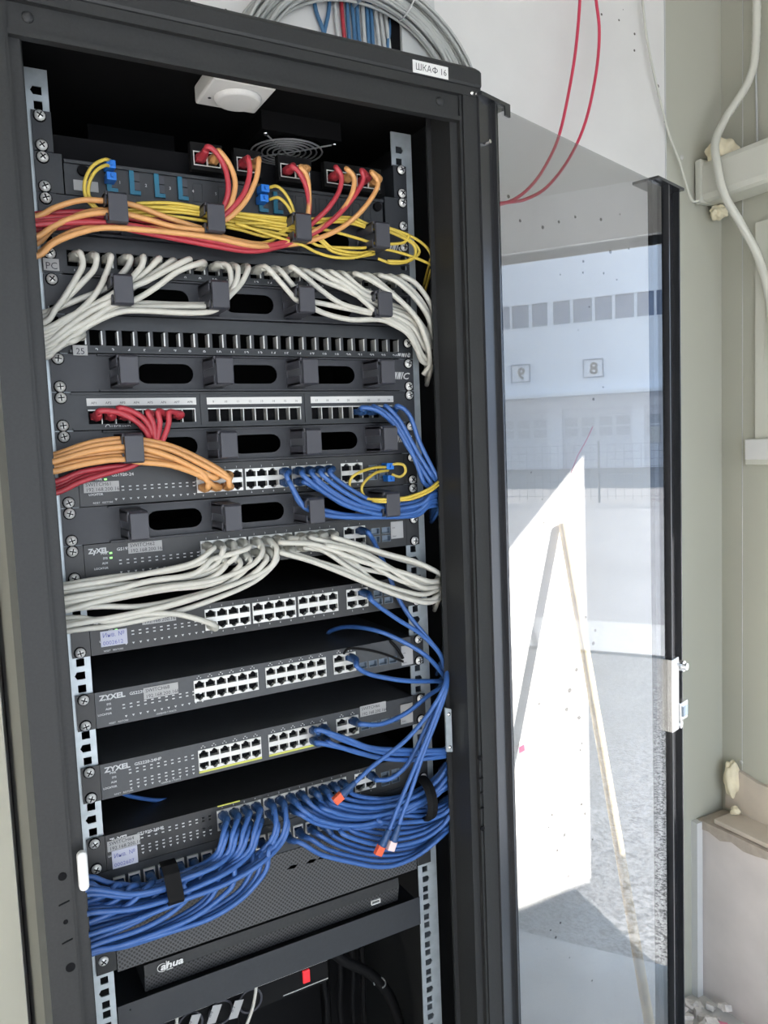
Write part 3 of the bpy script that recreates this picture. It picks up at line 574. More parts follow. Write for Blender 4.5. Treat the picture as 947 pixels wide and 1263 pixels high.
def switch(u, label, body, blocks, zc_u, brand, model, sfp, combo, ears=(0, 2), right=(0, 2), twelve=False, poe=False, leds=True):
    t = empty('network_switch'); z0, z1 = bounds(u, 1, 0.0004); zc = zU(u+zc_u)
    ear(t, XB+0.0006, z0, z1, 0.05, 'switch_dark')
    holes = [rect(a, b_, zc-0.0136, zc+0.0136) for a, b_, c in blocks+combo] + [rect(a, a+0.0135, zc2-0.0046, zc2+0.0046) for a, zc2 in sfp]
    f = MB().plate(rect(-XB, XB, z0, z1), holes, -0.0018, 0.0); f.box(-XB, XB, 0.0060, 0.26, z0, z0+0.002).box(-XB, XB, 0.0, 0.26, z1-0.002, z1).box(-XB, -XB+0.002, 0, 0.26, z0, z1).box(XB-0.002, XB, 0, 0.26, z0, z1).box(-XB, XB, 0.0, 0.0060, z0, z0+0.002)
    f.build('housing', body, t)
    for a, b_, c in blocks: block(t, a, b_, c, zc)
    for a, b_, c in combo: block(t, a, b_, c, zc)
    for a, zc2 in sfp: MB().plate(rect(a, a+0.0135, zc2-0.0046, zc2+0.0046), [rect(a+0.0007, a+0.0128, zc2-0.0039, zc2+0.0039)], -0.0026, 0.004).box(a, a+0.0135, 0.004, 0.005, zc2-0.0046, zc2+0.0046).build('fibre_cage', 'galv_dark', t)
    l = MB(); l.text(brand, 0.0088 if twelve else 0.0080, -0.2150, -0.0024, z1-0.0105, sxx=1.15 if twelve else 1.0, d=0.00035)
    l.text(model, 0.0052, -0.1800 if twelve else -0.1830, -0.0024, z1-0.0100, sxx=1.1, d=0.0001)
    if poe: marks(l, -0.1870, zc+0.0085, 12, 2); marks(l, -0.1870, zc-0.0060, 12, 2)
    else: marks(l, -0.1810 if not twelve else -0.1890, zc-0.0005, 12, 2); 
    for c in range(12):
        x = (-0.1870 if poe or twelve else -0.1810)+c*0.0086
        l.prism([(x, zc-0.0135), (x+0.003, zc-0.0135), (x+0.0015, zc-0.0160)], -0.0024, -0.0019)
    for k, st in enumerate(('PWR', 'SYS', 'ALM', 'LOCATOR')): l.text(st, 0.0034, -0.2020 if (poe or twelve) else -0.1940, -0.0024, zc+0.009-k*0.0058, align='RIGHT', d=0.0001)
    l.text('LNK/ACT', 0.0030, -0.0835 if not poe else -0.081, -0.0024, zc+0.0005); l.text('LNK/ACT', 0.0030, -0.0835 if not poe else -0.081, -0.0024, zc-0.0035)
    l.text('RESET   RESTORE', 0.0030, -0.2060, -0.0024, z0+0.0025); l.text('1000BASE-T PORTS', 0.0030, -0.150, -0.0024, z0+0.0025) if twelve else None
    for a, b_, c in blocks+combo:
        p = (b_-a)/c
        for i in range(c):
            for k in (-1, 1):
                l.box(a+p*(i+.5)+k*0.0022-0.0005, a+p*(i+.5)+k*0.0022+0.0005, -0.0024, -0.0019, zc+0.0155, zc+0.0168) if twelve else (l.text(str(2*i+1), 0.0034, a+p*(i+.5), -0.0024, zc+0.0153, align='CENTER') if k < 0 else l.text(str(2*i+2), 0.0034, a+p*(i+.5), -0.0024, zc-0.0180, align='CENTER'))
            if twelve: l.box(a+p*(i+.5)-0.0008, a+p*(i+.5)+0.0008, -0.0024, -0.0019, zc+0.0180, zc+0.0188)
    l.build('lettering', 'print', t)
    g = MB()
    for k in (0, 1): g.box(-0.1915, -0.1885, -0.0026, -0.0018, zc+0.009-k*0.0058, zc+0.011-k*0.0058)
    if not twelve: g.build('status_light', 'green_led', t)
    if poe:
        y_ = MB(); [y_.box(a, b_, -0.0030, -0.0016, zc-0.0165, zc-0.0140) for a, b_, c in blocks] if twelve else y_.box(-0.0800, -0.0500, -0.0030, -0.0016, zc+0.0185, zc+0.0200); y_.build('yellow_stripe', 'yellow_mark', t)
        rl = MB(); marks(rl, -0.1870+0.0086*10, zc+0.0085, 2, 2); marks(rl, -0.1870+0.0086*10, zc-0.0060, 2, 1); rl.build('fault_light', 'red_led', t)
    screws(t, u, ears, right); settle(t, (0, 0, z0)); return tag(t, label, 'network switch')
B8 = [(-0.0815, -0.0215, 4), (-0.0180, 0.0425, 4), (0.0465, 0.1055, 4)]
CB = [(0.1190, 0.1525, 2)]
S2 = lambda u: [(0.1620, zU(u+0.28)), (0.1790, zU(u+0.28)), (0.1620, zU(u+0.54)), (0.1790, zU(u+0.54))]
switch(10, 'dark network switch with orange, blue and yellow cables, third from the top of the switches sticker ending 152', 'switch_dark', B8, 0.38, 'ZyXEL', 'GS1920-24', S2(10), CB, ears=(2,), right=(0, 2))['label'] = 'dark network switch with orange, blue and yellow cables, the uppermost switch'
switch(12, 'dark network switch whose ports are filled with white cables', 'switch_dark', B8, 0.36, 'ZyXEL', 'GS1920-24', S2(12), CB)
switch(14, 'dark network switch with mostly empty ports and one white cable, pale inventory sticker', 'switch_dark', B8, 0.33, 'ZyXEL', 'GS1920-24', S2(14), CB, ears=(2,), right=(2,))
B12 = [(-0.1010, -0.0155, 6), (-0.0050, 0.0830, 6)]
SF4 = lambda u: [(0.1330+k*0.0165, zU(u+0.52)) for k in range(4)]
switch(16, 'grey network switch with empty twelve-port blocks and black thin lead on its top right', 'switch_grey', B12, 0.33, 'ZYXEL', 'GS2220-24', SF4(16), [(0.0945, 0.1290, 2)], twelve=True)
switch(18, 'grey network switch with yellow stripes under its ports and blue plugs at the second block', 'switch_grey', [(-0.1010, -0.0165, 6), (-0.0060, 0.0800, 6)], 0.38, 'ZYXEL', 'GS2220-24HP', SF4(18), [(0.0945, 0.1290, 2)], twelve=True, poe=True)
t20 = switch(20, 'dark network switch full of blue plugs, lowest of the switches, two stickers on its left', 'switch_dark', B8, 0.30, 'ZyXEL', 'GS1920-24HP', S2(20), CB, poe=True)
def sticker(px0, px1, py0, py1, lines, m, label, y=-0.0030, ink='ink', size=0.0058, name='address_label', tilt=0.0):
    a, c = at(px0, (py0+py1)/2, y), at(px1, (py0+py1)/2, y); xm = (px0+px1)/2; zt, zb = at(xm, py0, y).z, at(xm, py1, y).z; X, Z = (a.x+c.x)/2, (zt+zb)/2
    org = Vector((X, y, zb))
    o = MB().prism(rect(a.x, c.x, zb, zt), y-0.0003, y+0.0006).build(name, m, org=org)
    if lines:
        l = MB(); n = len(lines)
        for i, (st, s_) in enumerate(lines): l.text(st, s_, a.x+0.002, y-0.0006, zt-(i+0.80)*(zt-zb)/n, sxx=1.0)
        l.build('lettering', ink, o).data.transform(Matrix.Translation(-org))
    return tag(o, label, 'label')
sticker(103, 147, 594, 607, [('SWITCH61', .0062), ('192.168.200.161', .0062)], 'sticker', 'grey address sticker on the uppermost switch, left of its indicator rows')
sticker(158, 200, 668, 681, [('SWITCH62', .0062), ('192.168.200.162', .0062)], 'sticker', 'grey address sticker on the switch filled with white cables')
sticker(175, 217, 755, 768, [('SWITCH63', .0062), ('192.168.200.163', .0062)], 'sticker', 'grey address sticker half hidden behind the white cable above the green lights')
sticker(124, 157, 777, 796, [('Инв. №', .0075), ('0002612', .0068)], 'sticker_blue', 'pale inventory sticker below the sweep of white cables', ink='ink_blue', name='inventory_label')
sticker(177, 220, 845, 859, [('SWITCH68', .0062), ('192.168.200.168', .0062)], 'sticker', 'grey address sticker on the grey switch with no plugs at left')
sticker(444, 476, 868, 881, [('SWITCH66', .0062), ('192.168.200.166', .0062)], 'sticker', 'grey address sticker at the right end of the yellow-striped switch')
sticker(132, 173, 1033, 1046, [('SWITCH64', .0062), ('192.168.200.164', .0062)], 'sticker', 'grey address sticker on the lowest switch above the inventory sticker')
sticker(138, 170, 1046, 1068, [('Инв. №', .0075), ('0002607', .0068)], 'sticker_blue', 'pale inventory sticker on the lowest switch', ink='ink_blue', name='inventory_label', y=-0.0036)
sticker(482, 497, 643, 664, [('S/N', .003), ('MAC', .003)], 'sticker', 'small white serial sticker right of the white-cabled switch cages', name='serial_label')
sticker(495, 509, 796, 820, [('S/N', .003), ('MAC', .003)], 'sticker', 'small white serial sticker on the grey switch behind a black lead', name='serial_label')
sticker(494, 509, 868, 892, [('S/N', .003), ('MAC', .003)], 'sticker', 'small white serial sticker at the right end of the yellow-striped switch', name='serial_label')
# ---- lower angled patch panel (unit 21)
t = empty('patch_bay'); z0, z1 = bounds(21); zp21 = zU(21.30)
f = MB().plate(rect(-XE, XE, z0, z1), [rect(portx(n)-0.0070, portx(n)+0.0070, zp21-0.009, zp21+0.009) for n in range(1, 25)], -0.0015, 0.0); f.build('face_plate', 'panel', t)
for n in range(1, 25):
    x = portx(n); MB().plate(rect(x-0.0070, x+0.0070, zp21-0.0090, zp21+0.0090), [rect(x-0.0058, x+0.0058, zp21-0.0075, zp21+0.0062)], -0.0040, 0.006).build('keystone', 'jack', t)
screws(t, 21, (), ()); settle(t, (0, 0, z0)); tag(t, 'dark patch panel full of blue cables under the lowest switch', 'patch panel')

t = empty('velcro_strap'); q1, q2 = at(209, 1073, -0.060), at(216, 1117, -0.060)
X = (q1.x+q2.x)/2; sm = MB(); w = 0.0095
sm.prism([(-0.040, q1.z+0.003), (-0.052, q1.z+0.002), (-0.060, q1.z-0.006), (-0.062, q2.z+0.006), (-0.054, q2.z-0.002), (-0.035, q2.z-0.003), (-0.035, q2.z-0.0005), (-0.053, q2.z+0.001), (-0.0595, q2.z+0.007), (-0.0575, q1.z-0.006), (-0.051, q1.z-0.001), (-0.040, q1.z+0.0005)], X-w, X+w, 'x')
sm.xf(lambda v: v + Vector(((q1.z-v.z)*0.10, 0, 0))); sm.build('strap', 'inner', t, bevel=0.0006); settle(t, (X, -0.03, q2.z-0.004)); tag(t, 'black strap round the blue bundle at lower left', 'strap')
# ---- perforated chassis, recorder on a shelf, power strip
t = empty('perforated_chassis'); z0, z1 = bounds(22, 2)
for s_ in (-1, 1): MB().prism([(s_*XE, -0.002), (s_*0.2175, -0.002), (s_*0.2175, 0.03), (s_*0.219, 0.03), (s_*0.219, 0.0), (s_*XE, 0.0)], z0+0.004, z1, 'z').build('mounting_ear', 'cab', t, bevel=0.0005)
f = MB(); sl = []
for px, py in ((361, 1069), (384, 1062), (398, 1057), (265, 1098), (283, 1091)):
    q = at(px, py, -0.001); sl.append([(q.x-0.009, q.z-0.0015), (q.x+0.003, q.z-0.003), (q.x+0.008, q.z+0.001), (q.x-0.002, q.z+0.0025)])
f.plate(rect(-0.2165, 0.2165, z0, z1), sl, -0.001, 0.0); f.box(-0.2165, 0.2165, 0.0, 0.36, z0, z0+0.001).box(-0.2165, 0.2165, 0.0, 0.36, z1-0.001, z1).box(-0.2165, -0.2155, 0, 0.36, z0, z1).box(0.2155, 0.2165, 0, 0.36, z0, z1)
f.build('vented_front', 'perforated', t)
screw(t, -0.23255, zU(23)-0.0159, False); screw(t, 0.23255, zU(22), False)
settle(t, (0, 0, z0)); tag(t, 'dark wide chassis with a finely perforated front behind the lowest blue cables', 'rack unit')
t = empty('rack_shelf')
MB().plate(rect(-0.2200, 0.2200, H-1.104, H-1.061), [circ(-0.205, H-1.07, 0.001)], -0.0005, 0.001).box(-0.2200, 0.2200, 0.001, 0.36, H-1.073, H-1.071).build('shelf_deck', 'panel', t)
settle(t, (0, 0, H-1.104)); tag(t, 'dark grey metal shelf carrying the recorder', 'shelf')
t = empty('video_recorder'); a, c = -0.183, 0.191; zb, zt = H-1.0655, H-1.0275; ym = zt-0.015
MB().prism([(0.012, zt), (0.010, ym+0.001), (0.012, ym), (0.30, ym), (0.30, zt)], a, c, 'x').build('housing', 'cab', t)
MB().prism([(0.0115, ym-0.0003), (0.016, zb), (0.30, zb), (0.30, ym-0.0003)], a, c, 'x').build('vented_front', 'perforated', t)
MB().text('alhua', 0.0130, -0.1640, 0.0092, zt-0.0115, sxx=1.15, shear=0.25, d=0.0004).plate(circ(-0.1612, zt-0.0082, 0.0056, 20)[4:]+[], [], 0.0092, 0.0098).build('logo', 'white', t) if False else None
lg = MB().text('ahua', 0.0125, -0.1635, 0.0090, zt-0.0120, sxx=1.25, shear=0.22, d=0.0004); lg.tube([(-0.1610+0.0062*math.cos(k*0.35+0.9), 0.0090, zt-0.0088+0.0052*math.sin(k*0.35+0.9)) for k in range(14)], 0.0005, 4, smooth=False); lg.box(-0.1560, -0.1550, 0.0086, 0.0094, zt-0.012, zt-0.0018).box(-0.1563, -0.1478, 0.0086, 0.0094, zt-0.0142, zt-0.0134)
lg.build('logo', 'white', t)
MB().plate(rect(0.1440, 0.1590, zb+0.010, zb+0.0165), [rect(0.1452, 0.1578, zb+0.0115, zb+0.0155)], 0.0105, 0.016).build('usb_port', 'white', t)
for x in (-0.16, 0.16): MB().cyl((x, 0.05, zb-0.0055), (x, 0.05, zb), 0.01).build('foot', 'inner', t)
settle(t, (0, 0.1, zb-0.0055)); tag(t, 'dark video recorder with slanted white logo and perforated lower front', 'recorder')
t = empty('power_strip'); yp = 0.10; q0, q1 = at(140, 1281, yp), at(403, 1183, yp); q2 = at(403, 1207, yp); Z1, Z0 = q1.z, q2.z-0.004
MB().box(-0.19, q1.x, yp, yp+0.045, Z0, Z1).build('housing', 'inner', t)
MB().box(-0.19, q1.x, yp-0.001, yp, Z1-0.0012, Z1).build('top_edge', 'jack', t); MB().box(0.032, q1.x, yp-0.001, yp, Z0+0.004, Z0+0.0052).build('bottom_edge', 'jack', t)
q = at(377, 1203, yp); MB().box(q.x-0.0058, q.x+0.0058, yp-0.004, yp, q.z-0.010, q.z+0.010).build('rocker_switch', 'red_switch', t, bevel=0.001)['label'] = 'glowing red rocker switch'
for k in range(4):
    x = -0.155+k*0.045; MB().plate(circ(x, (Z0+Z1)/2, 0.019, 24), [circ(x, (Z0+Z1)/2, 0.016, 24)], yp-0.002, yp).build('outlet', 'plastic', t)
settle(t, (0, yp, Z0)); tag(t, 'black power strip with a glowing red switch in the dark bottom of the cabinet', 'power strip')

# ================================================================== CABLES
ORD = ['first', 'second', 'third', 'fourth', 'fifth', 'sixth', 'seventh', 'eighth', 'ninth', 'tenth', 'eleventh', 'twelfth', 'thirteenth', 'fourteenth', 'fifteenth', 'sixteenth', 'seventeenth', 'eighteenth', 'nineteenth', 'twentieth', 'twenty-first', 'twenty-second', 'twenty-third', 'twenty-fourth']
CBOOT = {'cw': 'cw_boot', 'cb': 'cb_boot', 'cr': 'cr', 'co': 'co'}
def run(path, y=-0.03):
    out = []
    for p in path: out.append(at(p[0], p[1], p[2] if len(p) > 2 else y))
    return out
def cable(path, m, label, group=None, port=None, r=None, y=-0.03, end=None, drop=0.0, name='patch_cable', boot=True, jit=0.0, blen=0.024):
    r = r or (0.0035 if m == 'cw' else 0.0033)
    P = run(path, y)
    if jit: P = [p + Vector((0, random.uniform(-jit, jit), random.uniform(-jit, jit)*0.5)) for p in P]
    if port: x, z = port; P = [Vector((x, -0.004, z)), Vector((x, -0.0200, z))] + P
    if end == 'L': e = P[-1]; P += [Vector((-0.272, e.y+0.008, e.z-0.006)), Vector((-0.284, 0.02, e.z-0.03))]
    if end == 'R': e = P[-1]; P += [Vector((0.268, max(e.y, -0.03)+0.012, e.z-0.004+drop)), Vector((0.283, 0.03, e.z-0.03+drop))]
    o = MB().tube(P, r, 8, 5); org = P[-1] if not port else P[0]
    ob = o.build(name, m, org=org, smooth=True)
    if port and boot:
        d = (P[2]-P[1]).normalized(); q = [P[0]+Vector((0, -0.003, 0)), P[0]+Vector((0, -0.010, 0)), P[1], P[1]+d*0.010]
        b_ = MB().tube(q, 0.005, 10, 5, rs=lambda t: 0.0060 - 0.0021*t + (0.0004 if int(t*14) % 2 else 0)).build('boot', CBOOT[m], ob, smooth=True)
        c_ = MB().box(x-0.0055, x+0.0055, -0.009, 0.003, z-0.0038, z+0.0038).build('plug', CBOOT[m], ob)
        for k in (b_, c_): k.data.transform(Matrix.Translation(-org))
    return tag(ob, label, 'cable', group)
# --- white cables of the panel marked PC
zw = ZP4
PCW = {
 1: ([(99, 312, -.036), (102, 327), (94, 343), (80, 366), (68, 382), (56, 397)], 'L'),
 2: ([(119, 316, -.034), (116, 332), (101, 349), (82, 368, -.022), (63, 385, -.022), (54, 391, -.022)], 'L'),
 3: ([(137, 317, -.036), (133, 332), (121, 358), (101, 381), (75, 400), (58, 409)], 'L'),
 4: ([(161, 318, -.030), (157, 330, -.026), (143, 345, -.022), (128, 357, -.018), (100, 368, -.018), (80, 376, -.018), (58, 385, -.018)], 'L'),
 5: ([(177, 317, -.038), (174, 329, -.04), (158, 347, -.042), (140, 362, -.040), (116, 376), (83, 392), (58, 405)], 'L'),
 6: ([(196, 319, -.034), (181, 334, -.034), (163, 347, -.034), (143, 360, -.034), (115, 380, -.03), (84, 397, -.03), (58, 414)], 'L'),
 7: ([(212, 322, -.030), (196, 333, -.030), (180, 343, -.030), (162, 356, -.030), (140, 369, -.03), (110, 386), (84, 401), (58, 418)], 'L'),
 8: ([(232, 320, -.038), (206, 333, -.040), (180, 347, -.040), (163, 354, -.038), (143, 368, -.038), (112, 384, -.034), (83, 404, -.034), (58, 422, -.03)], 'L'),
 9: ([(248, 324, -.036), (219, 335, -.038), (193, 354, -.038), (166, 370, -.036), (143, 375, -.036), (112, 394, -.036), (84, 410, -.034), (58, 428, -.03)], 'L'),
 10: ([(281, 328, -.034), (285, 345, -.034), (281, 362, -.03), (266, 374, -.024), (230, 376, -.024), (170, 374, -.026), (143, 377, -.028), (110, 390, -.026), (84, 406, -.026), (58, 420, -.022)], 'L'),
 11: ([(293, 330, -.036), (292, 345, -.038), (283, 362, -.036), (268, 378, -.030), (240, 378, -.030), (170, 379, -.032), (143, 382, -.034), (112, 396, -.03), (84, 414, -.03), (60, 432)], 'L'),
 12: ([(306, 332, -.034), (297, 350, -.036), (284, 364, -.040), (266, 382, -.036), (235, 386, -.036), (170, 383, -.038), (143, 386, -.038), (112, 400, -.034), (86, 418, -.034), (60, 436)], 'L'),
 13: ([(329, 330, -.036), (345, 347, -.038), (358, 362, -.038), (368, 371, -.036), (390, 373, -.034), (420, 379, -.034), (458, 387, -.034), (484, 394, -.034), (505, 408, -.034), (522, 440, -.02)], 'R'),
 14: ([(345, 333, -.034), (357, 347, -.034), (368, 360, -.030), (390, 382, -.030), (430, 394, -.034), (466, 394, -.036), (484, 400, -.036), (504, 413, -.034), (518, 438, -.02)], 'R'),
 15: ([(361, 330, -.038), (377, 342, -.040), (395, 357, -.040), (420, 374, -.038), (450, 383, -.036), (467, 385, -.036), (484, 389, -.036), (508, 403, -.034), (524, 430, -.02)], 'R'),
 16: ([(379, 335, -.034), (400, 347, -.036), (425, 357, -.036), (448, 368, -.036), (466, 376, -.034), (484, 384, -.034), (508, 396, -.032), (525, 424, -.02)], 'R'),
 17: ([(394, 334, -.036), (410, 344, -.038), (426, 352, -.038), (445, 368, -.040), (466, 386, -.040), (484, 396, -.038), (506, 412, -.034), (520, 445, -.02)], 'R'),
 18: ([(410, 336, -.036), (425, 346, -.038), (445, 360, -.038), (466, 372, -.032), (484, 381, -.032), (510, 394, -.030), (528, 420, -.02)], 'R'),
 19: ([(425, 338, -.034), (436, 348, -.036), (449, 358, -.036), (464, 364, -.030), (484, 376, -.028), (510, 388, -.026), (529, 415, -.018)], 'R'),
 20: ([(440, 338, -.040), (460, 347, -.046), (490, 368, -.050), (514, 393, -.046), (527, 425, -.036), (530, 448, -.02), (522, 462, -.01)], None),
 21: ([(456, 340, -.034), (472, 352, -.038), (498, 375, -.040), (518, 400, -.036), (531, 425, -.020)], 'R'),
 22: ([(470, 340, -.038), (490, 348, -.044), (512, 368, -.044), (528, 392, -.036), (534, 418, -.020)], 'R'),
 23: ([(483, 341, -.032), (502, 352, -.036), (520, 372, -.034), (532, 395, -.025)], 'R'),
 24: ([(497, 341, -.036), (513, 350, -.038), (528, 370, -.034), (535, 390, -.024)], 'R')}
for n, (pth, e) in PCW.items():
    side = 'sweeping down left' if n < 10 else ('dropping behind the second ring' if n < 13 else 'sweeping down right')
    cable(pth, 'cw', 'white cable in the %s port of the PC panel, %s' % (ORD[n-1], side), 'white cables of the PC panel', (portx(n), zw), end=e)
cable([(92, 420, -.036), (80, 424), (66, 433), (58, 440)], 'cw', 'white patch cable in the port labelled 25, leaving to the left', None, (portx(1), ZP6), end='L')
# --- red and orange pairs of the top panel
PAIR = [
 ([(256, 181), (268, 190), (279, 212), (281, 238), (274, 258), (262, 276)], [(270, 186), (283, 203), (290, 225), (286, 248), (277, 264), (262, 282)]),
 ([(306, 195), (308, 213), (301, 238), (285, 258), (272, 270), (260, 280)], [(319, 197), (316, 220), (304, 246), (288, 264), (274, 274), (260, 285)]),
 ([(360, 205), (369, 213), (378, 232), (381, 258), (374, 280), (355, 297)], [(370, 206), (378, 216), (381, 236), (380, 262), (370, 286), (350, 300)]),
 ([(414, 206), (421, 218), (418, 236), (406, 255), (390, 271), (370, 288), (345, 300)], [(427, 208), (436, 218), (435, 236), (423, 258), (402, 277), (372, 292), (345, 301)]),
 ([(446, 210), (448, 222), (436, 243), (417, 265), (395, 283), (370, 296), (345, 304)], [(458, 212), (466, 224), (462, 238), (446, 260), (424, 279), (398, 292), (370, 300), (340, 303)])]
TR = [([(250, 283), (205, 272), (165, 264), (120, 262), (80, 262), (50, 264)], [(250, 282), (205, 268), (165, 253), (130, 248), (100, 247), (68, 256), (48, 266)]),
      ([(250, 287), (205, 278), (165, 270), (120, 267), (80, 268), (48, 270)], [(250, 284), (215, 280), (180, 270), (140, 262), (100, 266), (68, 278), (46, 292)]),
      ([(310, 305), (262, 297), (210, 287), (160, 278), (110, 274), (48, 277)], [(310, 300), (262, 289), (210, 279), (165, 266), (128, 259), (95, 266), (65, 282), (46, 300)]),
      ([(310, 308), (262, 301), (210, 291), (160, 282), (110, 278), (48, 283)], [(310, 300), (262, 290), (210, 284), (165, 280), (128, 279), (95, 284), (66, 298), (48, 312)]),
      ([(310, 310), (262, 303), (215, 294), (165, 284), (110, 272), (48, 274)], [(310, 303), (262, 293), (215, 287), (170, 283), (128, 281), (95, 288), (66, 300), (48, 315)])]
for i in range(5):
    a, b_ = SOCK[i]; px_ = ((a+0.004 + (a+b_)/2)/2, ((a+b_)/2 + b_-0.004)/2)
    for j, m, cn in ((0, 'cr', 'red'), (1, 'co', 'orange')):
        yy = -0.022 - 0.0045*((i*2+j) % 5)
        pth = [(x, y_, -0.036 if k < 4 else -0.032) for k, (x, y_) in enumerate(PAIR[i][j])] + [(x, y_, yy if j == 0 else yy-0.006) for x, y_ in TR[i][j]]
        cable(pth, m, '%s patch cable from the %s twin socket from the left at the top' % (cn, ORD[i]), '%s cables of the top panel' % cn, (px_[j], ZP1), r=0.0033, end='L')
# --- red plugs of the white-strip panel, then down behind the orange bundle
RD = [[(122, 507), (142, 508), (164, 517), (177, 529), (182, 545), (168, 566), (135, 577), (100, 585), (72, 598)],
      [(134, 507), (154, 511), (171, 522), (182, 536), (184, 552), (165, 570), (135, 580), (100, 590), (72, 603)],
      [(146, 503), (162, 507), (178, 517), (187, 533), (188, 552), (168, 572), (135, 576), (100, 582), (72, 593)],
      [(182, 508), (188, 520), (191, 538), (189, 556), (165, 574), (135, 583), (100, 594), (72, 607)],
      [(195, 507), (197, 520), (194, 540), (188, 558), (162, 572), (130, 579), (98, 588), (72, 600)],
      [(209, 508), (208, 522), (201, 542), (190, 560), (162, 575), (130, 582), (98, 592), (72, 604)]]
p8 = lambda g, k: (G8[g][0]+0.001+(G8[g][1]-G8[g][0]-0.002)/8*(k-0.5), zp8)
for i, k in enumerate((1, 2, 3, 5, 6, 7)):
    cable([(x, y_, -.034 if n < 4 else -0.016-0.003*(i % 4)) for n, (x, y_) in enumerate(RD[i])], 'cr', 'short red patch cable, %s red plug from the left under the white strips' % ORD[i], 'red cables of the white-strip panel', p8(0, k), r=0.0034, end='L')
# --- orange cables of the uppermost switch
def sp(u, zc_u, blk, col, up, blocks=B8):
    a, b_, c = blocks[blk]; return (a+(b_-a)/c*(col-0.5), zU(u+zc_u)+(0.0072 if up else -0.0072))
f3 = lambda L, ox=60, oy=540, k=3.946: [(ox+x/k, oy+y/k) for x, y in L]
OR = [(sp(10, .38, 0, 3, False), f3([(880, 232), (862, 180), (750, 110), (600, 42), (450, 10), (350, 5), (200, 25), (40, 80)])),
      (sp(10, .38, 0, 3, True), f3([(880, 200), (850, 185), (740, 128), (600, 62), (450, 26), (350, 22), (200, 45), (40, 96)])),
      (sp(10, .38, 0, 2, True), f3([(810, 195), (750, 168), (600, 95), (450, 50), (350, 45), (200, 66), (40, 112)])),
      (sp(10, .38, 0, 1, True), f3([(770, 200), (730, 160), (600, 112), (450, 78), (350, 68), (190, 86), (40, 124)])),
      (sp(10, .38, 0, 1, False), f3([(775, 240), (768, 205), (700, 158), (580, 125), (450, 100), (350, 92), (190, 108), (40, 142)])),
      (sp(10, .38, 0, 2, False), f3([(790, 225), (740, 185), (600, 135), (450, 118), (350, 104), (190, 124), (44, 160)]))]
for i, (pt, pth) in enumerate(OR):
    cable([(x, y_, (-0.040 if n < 2 else -0.036-0.004*(i % 3))) for n, (x, y_) in enumerate(pth)], 'co', 'orange cable, %s from the top of the bundle into the uppermost switch' % ORD[i], 'orange cables of the uppermost switch', pt, r=0.0036, end='L')
# --- white cables of the second switch
g5 = lambda L: [(60+x/3.946, 640+y/3.946) for x, y in L]
g6 = lambda L: [(320+x/3.946, 640+y/3.946) for x, y in L]
WL = [((0, 1, True), g5([(800, 145), (700, 215), (500, 262), (300, 298), (100, 330)])), ((0, 4, True), g5([(965, 145), (800, 195), (600, 250), (300, 285), (100, 318)])),
      ((0, 2, True), g5([(850, 150), (800, 230), (600, 290), (300, 325), (100, 352)])), ((0, 3, True), g5([(905, 190), (760, 268), (550, 300), (300, 335), (100, 366)])),
      ((0, 1, False), g5([(790, 200), (700, 270), (500, 300), (300, 350), (100, 385)])), ((0, 2, False), g5([(860, 230), (760, 300), (540, 330), (300, 368), (100, 405)])),
      ((0, 3, False), g5([(930, 230), (800, 315), (560, 345), (300, 392), (100, 425)])), ((0, 4, False), g5([(980, 220), (860, 320), (640, 390), (440, 426), (260, 425), (100, 440)])),
      ((1, 1, True), g5([(1040, 160), (980, 230), (800, 300), (560, 335), (300, 388), (100, 442)])), ((1, 2, True), g5([(1110, 150), (1070, 240), (900, 320), (680, 392), (500, 440), (300, 482), (100, 518)])),
      ((1, 1, False), g5([(1060, 200), (960, 290), (760, 370), (560, 430), (330, 480), (100, 505)])), ((1, 2, False), g5([(1110, 200), (1000, 305), (780, 400), (560, 468), (300, 520), (100, 545)]))]
for i, ((b_, c, up), pth) in enumerate(WL):
    pth = [(x, y_, -0.036+0.004*(i % 4) if n else -0.034) for n, (x, y_) in enumerate(pth)]
    cable(pth, 'cw', 'white cable running left from the white-filled switch, %s from the top at the post' % ORD[i], 'white cables swept left from the second switch', sp(12, .36, b_, c, up), end='L')
WR = [((1, 3, True), [(110, 115), (250, 122), (350, 150), (500, 208), (700, 262), (830, 305), (880, 292)]), ((1, 3, False), [(110, 165), (250, 205), (400, 262), (550, 325), (700, 382), (820, 408), (880, 382)]),
      ((1, 4, False), [(160, 165), (300, 212), (450, 262), (600, 342), (740, 392), (840, 392), (886, 350)]), ((1, 4, True), [(200, 100), (330, 135), (450, 200), (540, 290), (680, 365), (820, 400), (885, 365)]),
      ((2, 3, True), [(300, 88), (420, 115), (540, 155), (660, 190), (800, 232), (880, 270)]), ((2, 4, True), [(360, 88), (430, 110), (520, 138), (620, 170), (750, 205), (850, 250), (885, 282)]),
      ((2, 2, True), [(250, 92), (390, 130), (520, 205), (650, 285), (760, 318), (875, 308)]), ((2, 1, True), [(205, 108), (330, 165), (440, 240), (550, 300), (690, 348), (800, 368), (882, 335)]),
      ((2, 1, False), [(225, 140), (360, 165), (480, 235), (600, 262), (720, 292), (840, 312), (883, 300)]), ((2, 2, False), [(270, 140), (400, 170), (540, 215), (640, 270), (760, 335), (860, 345), (885, 320)]),
      ((2, 3, False), [(330, 130), (470, 160), (590, 215), (700, 285), (800, 335), (884, 325)]), ((2, 4, False), [(390, 125), (520, 170), (640, 240), (760, 300), (882, 315)])]
